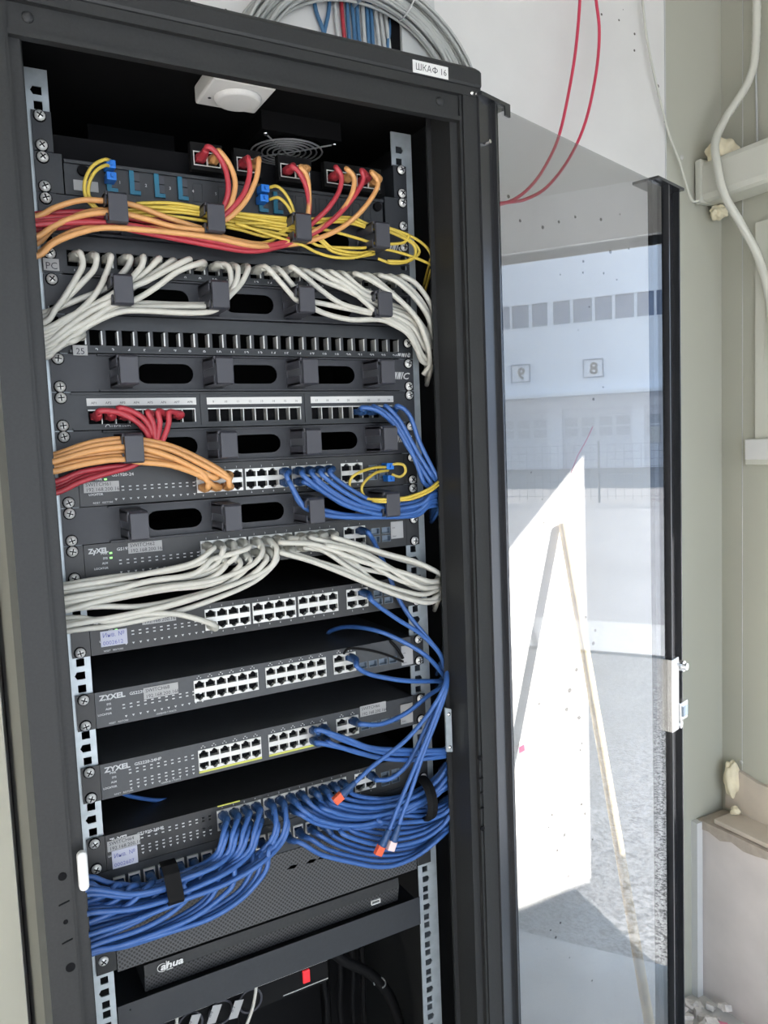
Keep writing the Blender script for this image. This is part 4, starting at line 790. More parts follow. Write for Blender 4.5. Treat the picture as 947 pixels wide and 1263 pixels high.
for i, ((b_, c, up), L_) in enumerate(WR):
    L_ = g6(L_); cable([(x, y_, -0.040+0.0045*(i % 5)) for x, y_ in L_[:-1]] + [(L_[-1][0]+1, L_[-1][1], -0.02)], 'cw', 'white patch cable looping right from the white-filled switch to the right post', 'white cables looped right from the second switch', sp(12, .36, b_, c, up), end='R')
cable([(262, 770, -.034), (238, 762, -.034), (212, 757, -.03), (175, 758, -.03), (136, 766, -.028), (88, 762, -.024)], 'cw', 'single white patch cable plugged into the lower left port of the third switch', None, sp(14, .33, 0, 1, False), end='L')
# --- blue cables
for i, (k, L_) in enumerate(((5, [(580, 97), (640, 108), (700, 162), (752, 245), (808, 335), (840, 380)]), (6, [(625, 92), (690, 135), (740, 210), (780, 300), (812, 378)]), (7, [(670, 92), (722, 150), (780, 255), (846, 360)]), (8, [(712, 90), (755, 125), (792, 225), (838, 318), (862, 362)]))):
    cable([(250+x/2.96, 470+y_/2.96, -.036 if n else -.03) for n, (x, y_) in enumerate(L_)], 'cb', 'blue cable falling to the right post, %s of four under the white strips' % ORD[i], 'blue cables of the white-strip panel', p8(2, k), end='R')
k4 = lambda L: [(330+x/4.117, 540+y_/4.117) for x, y_ in L]
BL = [((1, 4, True), [(95, 190), (125, 255), (155, 318), (190, 350), (270, 365), (400, 392), (560, 400), (640, 396), (760, 385), (825, 330)]), ((1, 4, False), [(110, 225), (140, 280), (170, 330), (200, 362), (290, 392), (430, 404), (600, 402), (700, 398), (790, 360), (835, 300)]),
      ((2, 1, True), [(180, 190), (290, 280), (420, 350), (560, 386), (640, 392), (760, 372), (825, 320)]), ((2, 1, False), [(190, 225), (280, 275), (390, 340), (520, 378), (640, 400), (760, 392), (815, 350)]),
      ((2, 2, True), [(225, 185), (320, 265), (450, 338), (600, 372), (660, 378), (770, 358), (830, 305)]), ((2, 3, True), [(270, 180), (360, 255), (480, 325), (600, 358), (660, 362), (780, 335), (832, 290)]),
      ((2, 4, True), [(315, 180), (400, 248), (510, 312), (600, 340), (660, 342), (785, 315), (834, 280)]), ((2, 2, False), [(240, 215), (340, 290), (460, 352), (600, 388), (660, 396), (770, 378), (825, 330)])]
for i, ((b_, c, up), L_) in enumerate(BL):
    cable([(x, y_, -.034-0.003*(i % 3)) for x, y_ in k4(L_)], 'cb', 'blue patch cable of the uppermost switch, running right through the ring beside the yellow leads', 'blue cables of the uppermost switch', sp(10, .38, b_, c, up), end='R')
cs = lambda u, zc, up, col=2: sp(u, zc, 0, col, up, CB)
C12 = [(0.0945, 0.1290, 2)]
cable([(455, 658, -.03), (463, 672, -.02), (478, 705, -.004), (490, 735, -.008), (505, 760, -.02), (528, 788, -.03), (546, 812, -.03), (551, 838, -.02)], 'cb', 'blue patch cable in the right twin port of the white-filled switch, passing behind white cables', None, cs(12, .36, True), end='R')
cable([(458, 740, -.034), (470, 750, -.03), (492, 765, -.03), (520, 783, -.03), (543, 808, -.03), (550, 836, -.02)], 'cb', 'blue patch cable in the right twin ports of the third switch', None, cs(14, .33, True), end='R')
cable([(404, 784, .10), (408, 778, .08), (430, 773, .05), (465, 778, .0), (500, 793, -.02), (528, 811, -.03), (549, 836, -.02)], 'cb', 'blue patch cable rising from the dark gap between third and fourth switches', None, end='R')
cable([(440, 822, -.034), (452, 830, -.03), (470, 835, -.03), (505, 840, -.03), (548, 840, -.02)], 'cb', 'blue patch cable running level from the grey switch with black lead to the right post', None, sp(16, .33, 0, 2, True, C12), end='R')
cable([(446, 893, -.036), (470, 893, -.036), (500, 880, -.034), (528, 858, -.03), (549, 842, -.02)], 'cb', 'blue patch cable climbing right from the twin ports of the yellow-striped switch', None, sp(18, .38, 0, 2, True, C12), end='R', drop=0.03)
B18 = [(-0.1010, -0.0165, 6), (-0.0060, 0.0800, 6)]
for i, ((c, up), L_) in enumerate((((5, True), [(392, 900), (428, 911), (457, 922), (500, 925), (551, 925)]), ((6, True), [(405, 905), (437, 918), (471, 928), (514, 930), (552, 927)]), ((5, False), [(392, 916), (428, 924), (471, 935), (514, 937), (550, 930)]), ((6, False), [(405, 916), (440, 928), (478, 936), (520, 936), (552, 932)]))):
    cable([(x, y_, -.034) for x, y_ in L_], 'cb', 'blue patch cable of the cluster of four in the yellow-striped switch', 'four blue cables of the yellow-striped switch', sp(18, .38, 1, c, up, B18), end='R')
cable([(150, 978, .03), (165, 983, .05), (200, 987, .06), (240, 979, .07), (262, 966, .09), (277, 952, .12)], 'cb', 'blue cable arc in the dark gap above the lowest switch', None, r=0.0028)
# lowest switch: bundle strapped and running left
g1 = lambda L: [(100+x/4.117, 1030+y_/4.117) for x, y_ in L]
SW = [((0, 1, True), [(722, -10), (690, 90), (610, 150), (500, 195), (410, 235), (300, 255), (150, 245), (40, 212)]), ((0, 1, False), [(735, 10), (700, 105), (620, 168), (505, 212), (415, 255), (250, 285), (100, 272), (40, 245)]),
      ((0, 2, True), [(770, -10), (745, 85), (650, 165), (510, 238), (412, 280), (250, 312), (45, 300)]), ((0, 2, False), [(785, 10), (760, 90), (670, 165), (512, 225), (412, 270), (250, 300), (45, 275)]),
      ((0, 3, True), [(822, -15), (800, 70), (710, 160), (520, 255), (415, 300), (250, 335), (48, 335)]), ((0, 3, False), [(840, 10), (810, 85), (720, 172), (522, 268), (415, 312), (250, 350), (48, 355)]),
      ((0, 4, True), [(880, -20), (850, 75), (730, 178), (525, 280), (418, 325), (250, 362), (50, 375)]), ((0, 4, False), [(895, 0), (860, 90), (740, 190), (525, 290), (420, 335), (250, 378), (50, 395)]),
      ((1, 1, True), [(990, -60), (960, 30), (860, 125), (705, 215), (528, 298), (425, 342), (230, 395), (52, 425)]), ((1, 1, False), [(1000, -40), (965, 50), (870, 140), (715, 228), (528, 308), (425, 352), (220, 410), (52, 450)]),
      ((1, 2, True), [(1040, -70), (1010, 20), (900, 135), (730, 235), (530, 315), (430, 360), (250, 425), (55, 480)]), ((1, 2, False), [(1050, -45), (1015, 45), (905, 150), (735, 248), (532, 325), (430, 368), (250, 440), (58, 500)])]
for i, ((b_, c, up), L_) in enumerate(SW):
    cable([(x, y_, (-.036 if n < 2 else -0.022-0.0085*(i % 4))) for n, (x, y_) in enumerate(g1(L_))], 'cb', 'blue patch cable of the strapped bundle sweeping left from the lowest switch', 'blue cables swept left from the lowest switch', sp(20, .30, b_, c, up), end='L')
SR = [((1, 3, True), [(375, 1000), (395, 1012), (425, 1018), (456, 1016), (490, 1004), (520, 988), (538, 975), (550, 960)]), ((1, 3, False), [(372, 1005), (392, 1016), (425, 1022), (460, 1019), (492, 1007), (520, 992), (540, 980), (551, 967)]),
      ((1, 4, True), [(388, 996), (410, 1007), (440, 1011), (470, 1008), (495, 999), (520, 985), (538, 970), (550, 952)]), ((1, 4, False), [(388, 1003), (410, 1013), (440, 1015), (470, 1011), (495, 1003), (520, 990), (540, 978), (551, 972)]),
      ((2, 1, True), [(400, 992), (425, 1001), (455, 1003), (480, 999), (500, 991), (520, 982), (540, 966), (551, 955)]), ((2, 1, False), [(402, 998), (428, 1006), (458, 1007), (482, 1002), (500, 995), (520, 988), (541, 976), (551, 968)]),
      ((2, 2, True), [(412, 988), (440, 995), (465, 996), (488, 992), (503, 986), (520, 978), (540, 962), (550, 948)]), ((2, 2, False), [(414, 994), (440, 1001), (466, 1001), (488, 996), (503, 990), (520, 984), (541, 972), (551, 960)]),
      ((2, 3, True), [(425, 984), (450, 990), (475, 989), (495, 984), (520, 975), (538, 962), (549, 950)]), ((2, 4, True), [(436, 980), (460, 985), (480, 985), (500, 981), (520, 972), (538, 958), (549, 944)])]
for i, ((b_, c, up), L_) in enumerate(SR):
    cable([(x, y_, -.036+0.004*(i % 5)) for x, y_ in L_], 'cb', 'blue patch cable running right from the lowest switch through the black tie', 'blue cables run right from the lowest switch', sp(20, .30, b_, c, up), end='R')
# lower panel: left part
LP = [(1, [(180, 250), (130, 300), (60, 330)]), (2, [(255, 260), (180, 330), (60, 380)]), (3, [(330, 270), (230, 360), (70, 430)]), (4, [(400, 280), (280, 390), (130, 470), (55, 510)]), (5, [(450, 290), (400, 370), (250, 455), (80, 525)]),
      (6, [(520, 250), (545, 310), (450, 400), (300, 480), (100, 545)]), (7, [(600, 220), (660, 275), (600, 350), (450, 440), (250, 520), (70, 562)]), (8, [(700, 190), (690, 265), (620, 360), (460, 455), (230, 540), (70, 572)]),
      (9, [(780, 160), (775, 235), (740, 290), (600, 400), (450, 472), (200, 560), (70, 585)]), (10, [(870, 130), (860, 190), (800, 285), (650, 385), (500, 455), (300, 535), (80, 580)]),
      (11, [(910, 110), (900, 190), (820, 300), (670, 400), (480, 480), (240, 560), (75, 590)]), (12, [(955, 70), (945, 160), (900, 235), (800, 335), (650, 425), (450, 492), (150, 575), (75, 596)])]
for i, (n, L_) in enumerate(LP):
    cable([(x, y_, -.030-0.006*(i % 3)) for x, y_ in g1(L_)], 'cb', 'blue cable from the left half of the panel below the lowest switch, sweeping down left', 'blue cables swept left from the lower panel', (portx(n), zp21), end='L')
RP = [(13, [(372, 1040), (396, 1054), (432, 1063), (465, 1069), (491, 1066), (520, 1052), (546, 1030)]), (14, [(385, 1036), (405, 1048), (440, 1058), (470, 1062), (500, 1058), (525, 1045), (550, 1022)]),
      (15, [(397, 1032), (420, 1044), (450, 1053), (483, 1055), (515, 1049), (540, 1032), (553, 1015)]), (16, [(410, 1030), (430, 1040), (460, 1048), (490, 1048), (520, 1041), (545, 1024), (554, 1008)]),
      (17, [(422, 1028), (445, 1037), (470, 1042), (496, 1042), (524, 1034), (546, 1018), (555, 1004)]), (18, [(432, 1024), (455, 1032), (480, 1036), (505, 1033), (530, 1024), (552, 1008)]),
      (19, [(444, 1020), (465, 1027), (490, 1028), (512, 1025), (535, 1017), (554, 1003)]), (20, [(455, 1016), (475, 1020), (499, 1021), (520, 1019), (540, 1010), (555, 998)]),
      (21, [(466, 1012), (485, 1015), (505, 1014), (525, 1012), (545, 1005), (555, 996)]), (22, [(478, 1008), (499, 1006), (520, 1007), (540, 1002), (556, 992)]), (23, [(490, 1003), (510, 1001), (535, 998), (556, 988)]), (24, [(500, 998), (520, 996), (540, 994), (556, 984)])]
for i, (n, L_) in enumerate(RP):
    cable([(x, y_, -.040+0.006*(i % 4)) for x, y_ in L_], 'cb', 'blue cable from the right half of the panel below the lowest switch, bending right', 'blue cables run right from the lower panel', (portx(n), zp21), end='R')
# loose leads with open plugs
def loose(pth, label, tip):
    o = cable([(x, y_, -.058) for x, y_ in pth], 'cb', label, None, end='R', name='patch_cable', r=0.0031, drop=0.02)
    P = run([(pth[0][0], pth[0][1], -.058), (pth[1][0], pth[1][1], -.058)]); d = (P[0]-P[1]).normalized(); org = o.location
    b_ = MB().tube([P[0]-d*0.020, P[0]-d*0.008, P[0]+d*0.004], 0.005, 10, 6, rs=lambda t: 0.0036+0.0024*t + (0.0005 if int(t*16) % 2 else 0)).build('boot', 'cb_boot', o, smooth=True)
    s_ = d.cross(Vector((0, 1, 0))).normalized()*0.0056; v = Vector((0, 0.0038, 0)); c = P[0]+d*0.003; e = c+d*0.014
    m_ = MB(); m_.v = [tuple(k) for k in (c-s_-v, c+s_-v, c+s_+v, c-s_+v, e-s_-v, e+s_-v, e+s_+v, e-s_+v)]; m_.f = [(0, 3, 2, 1), (4, 5, 6, 7), (0, 1, 5, 4), (1, 2, 6, 5), (2, 3, 7, 6), (3, 0, 4, 7)]
    k = m_.build('plug', tip, o, bevel=0.001); k['label'] = 'open plug end'
    for q in (b_, k): q.data.transform(Matrix.Translation(-org))
mat('plug_red', (0.75, 0.12, 0.05), 0.3)
mat('plug_pale', (0.80, 0.62, 0.60), 0.3)
loose([(424, 978), (440, 963), (462, 943), (500, 913), (530, 878), (549, 843)], 'loose blue cable with red plug hanging in front of the lowest switch ports', 'plug_red')
loose([(472, 1040), (482, 1018), (495, 985), (512, 945), (532, 895), (550, 845)], 'loose blue cable with red plug, left one of the two lowest hanging plugs', 'plug_red')
loose([(486, 1034), (495, 1008), (506, 978), (522, 930), (539, 885), (551, 846)], 'loose blue cable with pale plug, right one of the two lowest hanging plugs', 'plug_pale')
cable([(465, 962, -.03), (482, 960, -.034), (503, 942, -.04), (522, 905, -.045), (538, 870, -.045), (550, 844, -.02)], 'cb', 'blue patch cable from the twin ports of the lowest switch climbing to the right post', None, cs(20, .30, True), end='R', drop=0.03)
t = MB(); q = at(522, 985, -0.03)
t.plate([(q.x+0.0155*math.cos(a*.3927)+0*0, q.z+0.030*math.sin(a*.3927)) for a in range(16)], [[(q.x+0.0125*math.cos(a*.3927), q.z+0.027*math.sin(a*.3927)) for a in range(16)]], -0.001, 0.0)
t = MB().tube([(q.x, -0.0295+0.026*math.cos(k*0.5236), q.z+0.029*math.sin(k*0.5236)) for k in range(13)], 0.004, 6, 4)
t.xf(lambda v: Vector((q.x+(v.x-q.x)*2.3, v.y, v.z))); tag(t.build('cable_tie', 'inner', org=(q.x, -0.03, q.z-0.03)), 'black loop tie around the blue cables at lower right', 'strap')
# black thin leads on the grey switch
cable([(424, 806, -.006), (430, 800, -.016), (450, 801, -.016), (475, 807, -.014), (497, 816, -.012)], 'inner', 'thin black lead lying across the top right of a grey switch', None, r=0.0018, name='lead')
cable([(468, 782, .02), (480, 790, .0), (490, 800, -.008), (497, 812, -.010)], 'inner', 'short black lead slanting down behind the small white serial sticker', None, r=0.0022, name='lead')
# --- fibre leads
def fibre(pth, label, y=-0.026, lc=None, end=None, r=0.0020):
    o = cable([(p[0], p[1], p[2] if len(p) > 2 else y) for p in pth], 'cy', label, 'yellow fibre leads', r=r, end=end, name='fibre_lead')
    if lc:
        q = at(*lc); b_ = MB().box(q.x-0.0055, q.x+0.0055, q.y-0.004, 0.0, q.z-0.0045, q.z+0.0045).box(q.x-0.0015, q.x+0.0015, q.y-0.007, q.y-0.004, q.z-0.002, q.z+0.002)
        k = b_.build('connector', 'lc', o, bevel=0.0008); k.data.transform(Matrix.Translation(-o.location))
    return o
fibre([(136, 198, -.012), (128, 197, -.024), (114, 205), (105, 222), (105, 240), (114, 254), (130, 262), (165, 258), (220, 255), (262, 262), (293, 266), (353, 272), (384, 272), (430, 268), (455, 277), (475, 280), (504, 290), (524, 303), (532, 316)], 'yellow fibre lead, outer strand of the loop at the leftmost blue connector', lc=(136, 203, -.014), end='R')
fibre([(136, 206, -.012), (130, 204, -.022), (118, 211), (110, 226), (110, 242), (120, 257), (135, 266), (170, 262), (222, 262), (262, 268), (298, 275), (350, 275), (384, 275), (424, 274), (458, 282), (481, 283), (507, 297), (517, 311), (504, 322), (484, 325), (466, 319)], 'yellow fibre lead, inner strand of the loop at the leftmost blue connector', lc=(137, 218, -.014))
fibre([(330, 232, -.012), (342, 230, -.022), (354, 242), (362, 262), (356, 280), (338, 295), (322, 300)], 'yellow fibre lead, upper strand at the right blue connector', lc=(326, 233, -.014))
fibre([(332, 246, -.012), (344, 244, -.022), (356, 256), (360, 270), (350, 284), (330, 292), (298, 284), (279, 280)], 'yellow fibre lead, lower strand at the right blue connector', lc=(325, 245, -.014))
for pth, d in (([(168, 251), (200, 250), (225, 252), (262, 259), (293, 263), (353, 269), (384, 270), (430, 271), (455, 280), (480, 286), (508, 300), (512, 314), (500, 322), (478, 322)], 'highest'), ([(168, 256), (200, 256), (250, 262), (300, 268), (353, 277), (390, 282), (412, 286), (441, 294), (461, 300), (478, 301), (498, 299), (505, 290)], 'middle'),
               ([(150, 268), (200, 266), (250, 272), (300, 280), (352, 290), (381, 298), (398, 304), (441, 306), (458, 305), (478, 308), (504, 315), (532, 327)], 'lowest'), ([(290, 275), (340, 292), (372, 302), (390, 311), (410, 317), (435, 318), (458, 312)], 'hanging')):
    fibre(pth, 'yellow fibre lead, the %s of the long runs across the top cable manager' % d, y=-0.028 if d != 'hanging' else -0.034, end='R' if d == 'lowest' else None)
for k, (dx_, dy) in enumerate(((0, 3), (1, 7))):
    fibre([(168+dx_, 251+dy, -.022), (215, 253+dy, -.022), (262, 262+dy, -.022), (320, 272+dy, -.022), (384, 284+dy, -.03), (410, 303+dy, -.03), (441, 309+dy, -.03), (462, 306+dy, -.03)], 'yellow fibre lead in the slack behind the orange cables, %s' % ('upper one' if k == 0 else 'lower one'))
fibre([(478, 576, -.012), (461, 577, -.022), (442, 583, -.03), (432, 592, -.03), (433, 605, -.03), (446, 614, -.03), (470, 616, -.05), (490, 615, -.05), (507, 612, -.05), (529, 603, -.05), (542, 593, -.04)], 'yellow fibre lead from the uppermost switch, wider loop', lc=(480, 575, -.014), end='R')
fibre([(479, 580, -.012), (464, 583, -.022), (450, 594, -.03), (446, 605, -.03), (454, 616, -.03), (472, 619, -.05), (492, 617, -.05), (509, 615, -.05), (530, 606, -.05), (542, 597, -.04)], 'yellow fibre lead from the uppermost switch, narrower loop', end='R')
fibre([(480, 574, -.014), (490, 572, -.02), (498, 574, -.024), (500, 582, -.024), (493, 588, -.02), (483, 585, -.016)], 'small yellow fibre curl beside the blue connector of the uppermost switch', lc=(481, 590, -.012))
# --- bottom of the cabinet
for pth, lab in (([(316, 1212, .07), (315, 1225, .07), (311, 1245, .07), (302, 1270, .07), (295, 1290, .07)], 'pale cord hanging in front of the power strip, right one'), ([(218, 1246, .07), (218, 1262, .07), (217, 1290, .07)], 'pale cord hanging in front of the power strip, left one')):
    cable(pth, 'cw', lab, None, r=0.0024, name='cord')
for px, py, n in ((238, 1262, 'leftmost'), (264, 1250, 'middle'), (291, 1244, 'rightmost')):
    q = at(px, py, .085); o = MB().prism([(-0.012, -0.012), (0.001, -0.014), (0.012, 0.010), (-0.001, 0.013)], 0.084, 0.0845)
    o.xf(lambda v: Vector((q.x+v.x, v.y, q.z+v.z))); oo = o.build('cable_flag', 'sticker', org=(q.x, .0845, q.z-0.012)); tag(oo, 'small white paper flag on a lead, %s of three near the power strip' % n, 'tag')
    l = MB().text('В-3', 0.006, q.x-0.006, 0.0835, q.z-0.003, rot=1.0).build('lettering', 'ink', oo); l.data.transform(Matrix.Translation(-oo.location))
    cable([(px-2, py-6, .088), (px+3, py+10, .09), (px+2, py+40, .09)], 'inner', 'black lead carrying the %s white paper flag' % n, None, r=0.003, name='cord')
cable([(400, 1165, .15), (425, 1185, .15), (455, 1200, .15), (478, 1225, .15), (492, 1262, .15), (498, 1300, .15)], 'inner', 'thick black power cable in the dark bottom right of the cabinet', None, r=0.009, name='power_cable')
for i, (a, b_) in enumerate(((400, 398), (416, 420), (432, 436), (445, 448))):
    cable([(a, 1150, .25), (b_, 1200, .25), (a+3, 1240, .25), (b_+4, 1290, .25)], 'inner', 'black cable hanging in the dark bottom of the cabinet, %s from the left' % ORD[i], None, r=0.005, name='power_cable')
q = at(468, 1212, .14); rg = MB().tube([(q.x+0.010*math.cos(k*0.4), .14+0.010*math.sin(k*0.4), q.z+0.003*math.sin(k*0.4)) for k in range(-4, 9)], 0.0012, 6, 3); tag(rg.build('clamp_ring', 'jack', org=(q.x, .14, q.z)), 'pale ring around the thick black power cable', 'ring')
# ================================================================== ABOVE THE CABINET
cc = at(452, 128, 0.472)
co = MB(); NC = 30
for k in range(NC):
    rr = random.uniform(0.213, 0.262); o1 = random.uniform(-0.022, 0.022); sx_, sy_ = random.uniform(-0.006, 0.006), random.uniform(-0.005, 0.005); ph = random.uniform(0, 6.28)
    co.tube([cc + Vector((((rr+0.004*math.sin(2*a*0.2618+ph))*math.cos(a*0.2618)+sx_)*1.08, o1+0.004*math.sin(a*0.5236+ph), rr*0.97*math.sin(a*0.2618)+sy_)) for a in range(25)], 0.0034, 6, 2)
cl = co.build('cable_coil', 'coil', org=(cc.x, cc.y, cc.z-0.26), smooth=True); tag(cl, 'large coil of pale grey cable hanging on the wall behind the cabinet top', 'cable coil')
hk = MB().cyl((cc.x, 0.519, cc.z+0.205), (cc.x, 0.44, cc.z+0.205), 0.004).cyl((cc.x, 0.44, cc.z+0.203), (cc.x, 0.44, cc.z+0.225), 0.004).build('hook', 'galv', cl); hk.data.transform(Matrix.Translation(-cl.location))
e3 = Vector((0, 1, 0))
for a in (0.42, 1.15):
    rd = Vector((math.cos(a), 0, math.sin(a))); c = cc + Vector((0.256*math.cos(a), 0, 0.231*math.sin(a)))
    k = MB().tube([c + rd*0.032*math.cos(j*0.5236) + e3*0.030*math.sin(j*0.5236) for j in range(13)], 0.0016, 5, 2).build('cable_tie', 'white', cl); k.data.transform(Matrix.Translation(-cl.location))
for px0, px1, pxb, m, lab in ((388, 399, 405, 'bundle_blue', 'thin blue cable leaning left'), (406, 400, 396, 'bundle_blue', 'thin blue cable crossing it'), (413, 416, 420, 'bundle_grey', 'grey-blue cable'), (421, 424, 428, 'cr', 'red cable'), (428, 430, 434, 'bundle_blue', 'dark blue cable'),
                         (434, 437, 439, 'bundle_blue', 'second dark blue cable'), (440, 442, 446, 'bundle_blue', 'third dark blue cable'), (447, 449, 452, 'bundle_grey', 'pale cable among the blue ones'), (452, 454, 456, 'bundle_blue', 'fourth dark blue cable'), (457, 459, 461, 'bundle_blue', 'fifth dark blue cable'), (462, 466, 470, 'bundle_grey', 'first of the right grey cables'), (468, 472, 476, 'bundle_grey', 'second of the right grey cables'), (474, 478, 482, 'bundle_grey', 'third of the right grey cables'), (484, 480, 476, 'bundle_blue', 'blue cable crossing the grey ones')):
    cable([(px0-3, -60, .513), (px0, 5, .513), (px1, 40, .512), (pxb, 80, .512), (pxb+1, 140, .513)], m, '%s hanging down the wall behind the coil' % lab, None, r=0.0042, name='wall_cable')
q0, q1 = at(494, 0, 0.50), at(531, 0, 0.50)
dk = MB().box(q0.x, q1.x+0.01, 0.500, 0.52, 1.9, 3.25); tag(dk.build('wall_duct', 'grey_duct', org=(q0.x+0.02, 0.5, 1.9), bevel=0.002), 'grey vertical cable duct on the wall behind the coil', 'duct')
q0, q1 = at(479, 5, 0.515), at(492, 60, 0.515)
op = MB().box(q0.x, q0.x+0.022, 0.508, 0.5195, 1.95, 2.62); tag(op.build('wall_slot', 'dark', org=(q0.x, .515, 1.95)), 'black slot in the wall beside the grey duct', 'slot')
# red cables hanging by the wall
cable([(716, -60, .46), (715, 0, .46), (710, 60, .46), (702, 110, .46), (690, 165, .45), (675, 200, .44), (656, 228, .42), (632, 247, .40), (600, 256, .38)], 'red_cord', 'red cable hanging in a curve by the wall, inner of two', None, r=0.0036, name='hanging_cable')
cable([(728, -60, .47), (735, 0, .47), (739, 40, .47), (735, 90, .47), (722, 150, .46), (702, 195, .45), (675, 230, .43), (650, 245, .41), (632, 249, .395), (600, 252, .37)], 'red_cord', 'red cable hanging in a curve by the wall, outer of two', None, r=0.0036, name='hanging_cable')
# ================================================================== RIGHT CORNER
t = empty('cable_duct')
MB().box(1.470, 1.579, 0.06, 0.519, H+0.228, H+0.335).build('trunk_body', 'pvc', t, bevel=0.018)
MB().box(1.464, 1.579, 0.500, 0.5195, H+0.226, H+0.340).build('end_cap', 'pvc', t, bevel=0.004)
settle(t, (1.52, 0.3, H+0.228)); tag(t, 'cream boxed cable trunk along the top of the right wall', 'duct')
def blob(name, c, s, label, m='foam', seed=1):
    bm = bmesh.new(); bmesh.ops.create_icosphere(bm, subdivisions=4, radius=1); rnd = random.Random(seed)
    w = [(Vector((rnd.uniform(-1, 1), rnd.uniform(-1, 1), rnd.uniform(-1, 1))).normalized(), rnd.uniform(0.05, 0.4), rnd.uniform(2, 6)) for _ in range(9)]
    for v in bm.verts:
        k = 1 + sum(a*0.5*math.sin(f_*v.co.dot(d)*2) for d, a, f_ in w)*0.35; v.co = Vector((v.co.x*s[0]*k, v.co.y*s[1]*k, v.co.z*s[2]*k))
    me = bpy.data.meshes.new(name); bm.to_mesh(me); bm.free(); me.materials.append(MT[m]); o = bpy.data.objects.new(name, me); COL.objects.link(o); o.location = c
    for p in me.polygons: p.use_smooth = True
    return tag(o, label, 'foam') if label else o
q = at(885, 180, 0.50); blob('foam_blob', (1.515, 0.47, H+0.352), (0.05, 0.035, 0.034), 'cream lump of mounting foam on top of the cable trunk', seed=3)
blob('foam_blob', (1.535, 0.50, H+0.208), (0.026, 0.02, 0.02), 'small cream foam lump under the cable trunk', seed=5)
q = at(901, 957, 0.49); o = blob('foam_blob', (1.56, 0.480, H-1.385), (0.020, 0.022, 0.055), 'cream foam lump in the corner above the ledge', seed=8)
blob('foam_blob', (1.545, 0.455, H-1.468), (0.013, 0.013, 0.012), 'tiny foam lump lying on the ledge tile', seed=9)
tl = MB().box(1.478, 1.575, 0.20, 0.475, H-1.495, H-1.482); tag(tl.build('ledge_tile', 'tile', org=(1.52, 0.34, H-1.495), bevel=0.002), 'beige ceramic tile lying on the masonry ledge', 'tile')
tl = MB().prism([(0.505, H-1.482), (0.06, H-1.482), (0.06, H-1.375), (0.40, H-1.372), (0.492, H-1.350), (0.505, H-1.352)], 1.566, 1.579, 'x'); tag(tl.build('skirting_tile', 'tile', org=(1.572, 0.3, H-1.482)), 'beige skirting tile upright against the right wall above the ledge', 'tile')
sc = MB().dome((1.5795, 0.462, H-1.335), (-1, 0, 0), 0.006, 0.003); tag(sc.build('wall_screw', 'jack', org=(1.579, .462, H-1.335)), 'small screw head in the right wall above the upright tile', 'screw')
q = at(841, 194, YB+0.005); tag(MB().dome(q, (0, -1, 0), 0.007, 0.003).build('wall_screw', 'jack', org=q), 'small screw head in the corner panel beside the trunk end', 'screw')
# corrugated conduit
CP = [(1.555, 0.40, H+0.95), (1.555, 0.402, H+0.62), (1.545, 0.415, H+0.52), (1.50, 0.45, H+0.43), (1.462, 0.452, H+0.365), (1.455, 0.44, H+0.30), (1.462, 0.425, H+0.225), (1.50, 0.405, H+0.15), (1.545, 0.385, H+0.06), (1.560, 0.365, H-0.05), (1.563, 0.35, H-0.20)]
cable([(731, 526, .50), (722, 545, .50), (712, 563, .50), (704, 584, .50)], 'pink', 'short thin wire end above the sunlit patch, pink painted in for sunlight on red', None, r=0.0012, name='wall_wire')  # pale pink stands in for sunlight on a red cord
cdt = MB().tube(CP, 0.0105, 10, 26, rs=lambda t: 0.0100 + 0.0010*(1 if int(t*260) % 2 else 0)); tag(cdt.build('conduit', 'pvc', org=(1.555, .4, H-0.2), smooth=True), 'cream corrugated conduit bending over the front of the cable trunk', 'conduit')
tag(MB().tube([(1.577, 0.43, H+1.1), (1.577, 0.425, H+0.8), (1.574, 0.415, H+0.5), (1.573, 0.41, H+0.345)], 0.003, 6, 4).build('wall_wire', 'bundle_grey', org=(1.577, .43, H+.345), smooth=True), 'thin grey wire running down the right wall behind the conduit', 'wire')
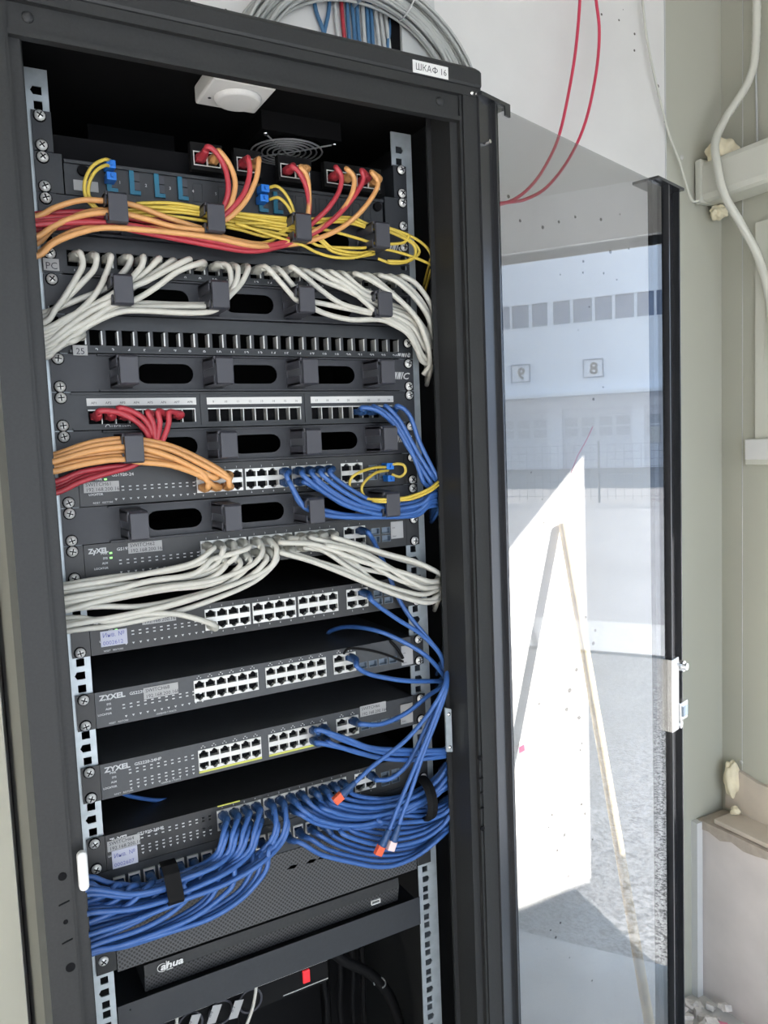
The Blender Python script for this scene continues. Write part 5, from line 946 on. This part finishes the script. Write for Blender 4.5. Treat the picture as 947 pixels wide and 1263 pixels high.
cable([(790, -20, .502), (800, 60, .502), (822, 155, .505), (838, 200, .51), (852, 245, .50), (862, 247, .49)], 'pvc', 'thin cream wire slanting down to the trunk end', None, r=0.0030, name='wall_wire')
t = empty('junction_box'); a = at(925, 556, 0.4)
MB().box(1.555, 1.579, 0.30, 0.432, H-0.478, H-0.408).build('box_body', 'pvc', t, bevel=0.002); MB().box(1.551, 1.555, 0.302, 0.430, H-0.464, H-0.410).build('box_lid', 'white', t, bevel=0.001)
MB().box(1.566, 1.579, 0.30, 0.41, H-0.408, H+0.16).build('riser', 'pvc', t)
settle(t, (1.57, 0.36, H-0.478)); tag(t, 'white surface box on the right wall below the conduit', 'junction box')
# rubble on the floor at the wall foot
rb = random.Random(4)
for i in range(60):
    x, y = 1.30+rb.random()*0.16, 0.10+rb.random()*0.40; s = rb.uniform(0.012, 0.030); z = s*0.5 + rb.choice((0, 0, 0.012, 0.03))*max(0, (x-1.34)*6)
    bm = bmesh.new(); bmesh.ops.create_cube(bm, size=1)
    for v in bm.verts: v.co = Vector((v.co.x*s*rb.uniform(0.7, 1.6), v.co.y*s*rb.uniform(0.7, 1.4), v.co.z*s*rb.uniform(0.5, 1.0)))
    me = bpy.data.meshes.new('rubble_piece'); bm.to_mesh(me); bm.free(); me.materials.append(MT['rubble' if i % 9 else 'pink']); o = bpy.data.objects.new('rubble_piece', me); COL.objects.link(o)
    o.location = (x, y, z); o.rotation_euler = (rb.uniform(-.4, .4), rb.uniform(-.4, .4), rb.uniform(0, 3)); tag(o, 'pale broken masonry chip in the heap at the foot of the plinth' if i % 9 else 'pinkish chip in the rubble heap at the foot of the plinth', 'rubble', 'masonry chips on the floor' if i % 9 else 'pinkish chips on the floor')
# leaning wooden pole behind the glass door
A, B = Vector((0.9686, 0.508, H-0.595)), Vector((0.932, 0.312, H-1.27)); dd = (B-A)/(B.z-A.z); ft = A + dd*(0.012-A.z)
tag(MB().cyl(ft, A, 0.0115, 0.0115, 16).build('wooden_pole', 'wood', org=ft, smooth=False), 'thin wooden pole leaning on the wall behind the glass door', 'pole')
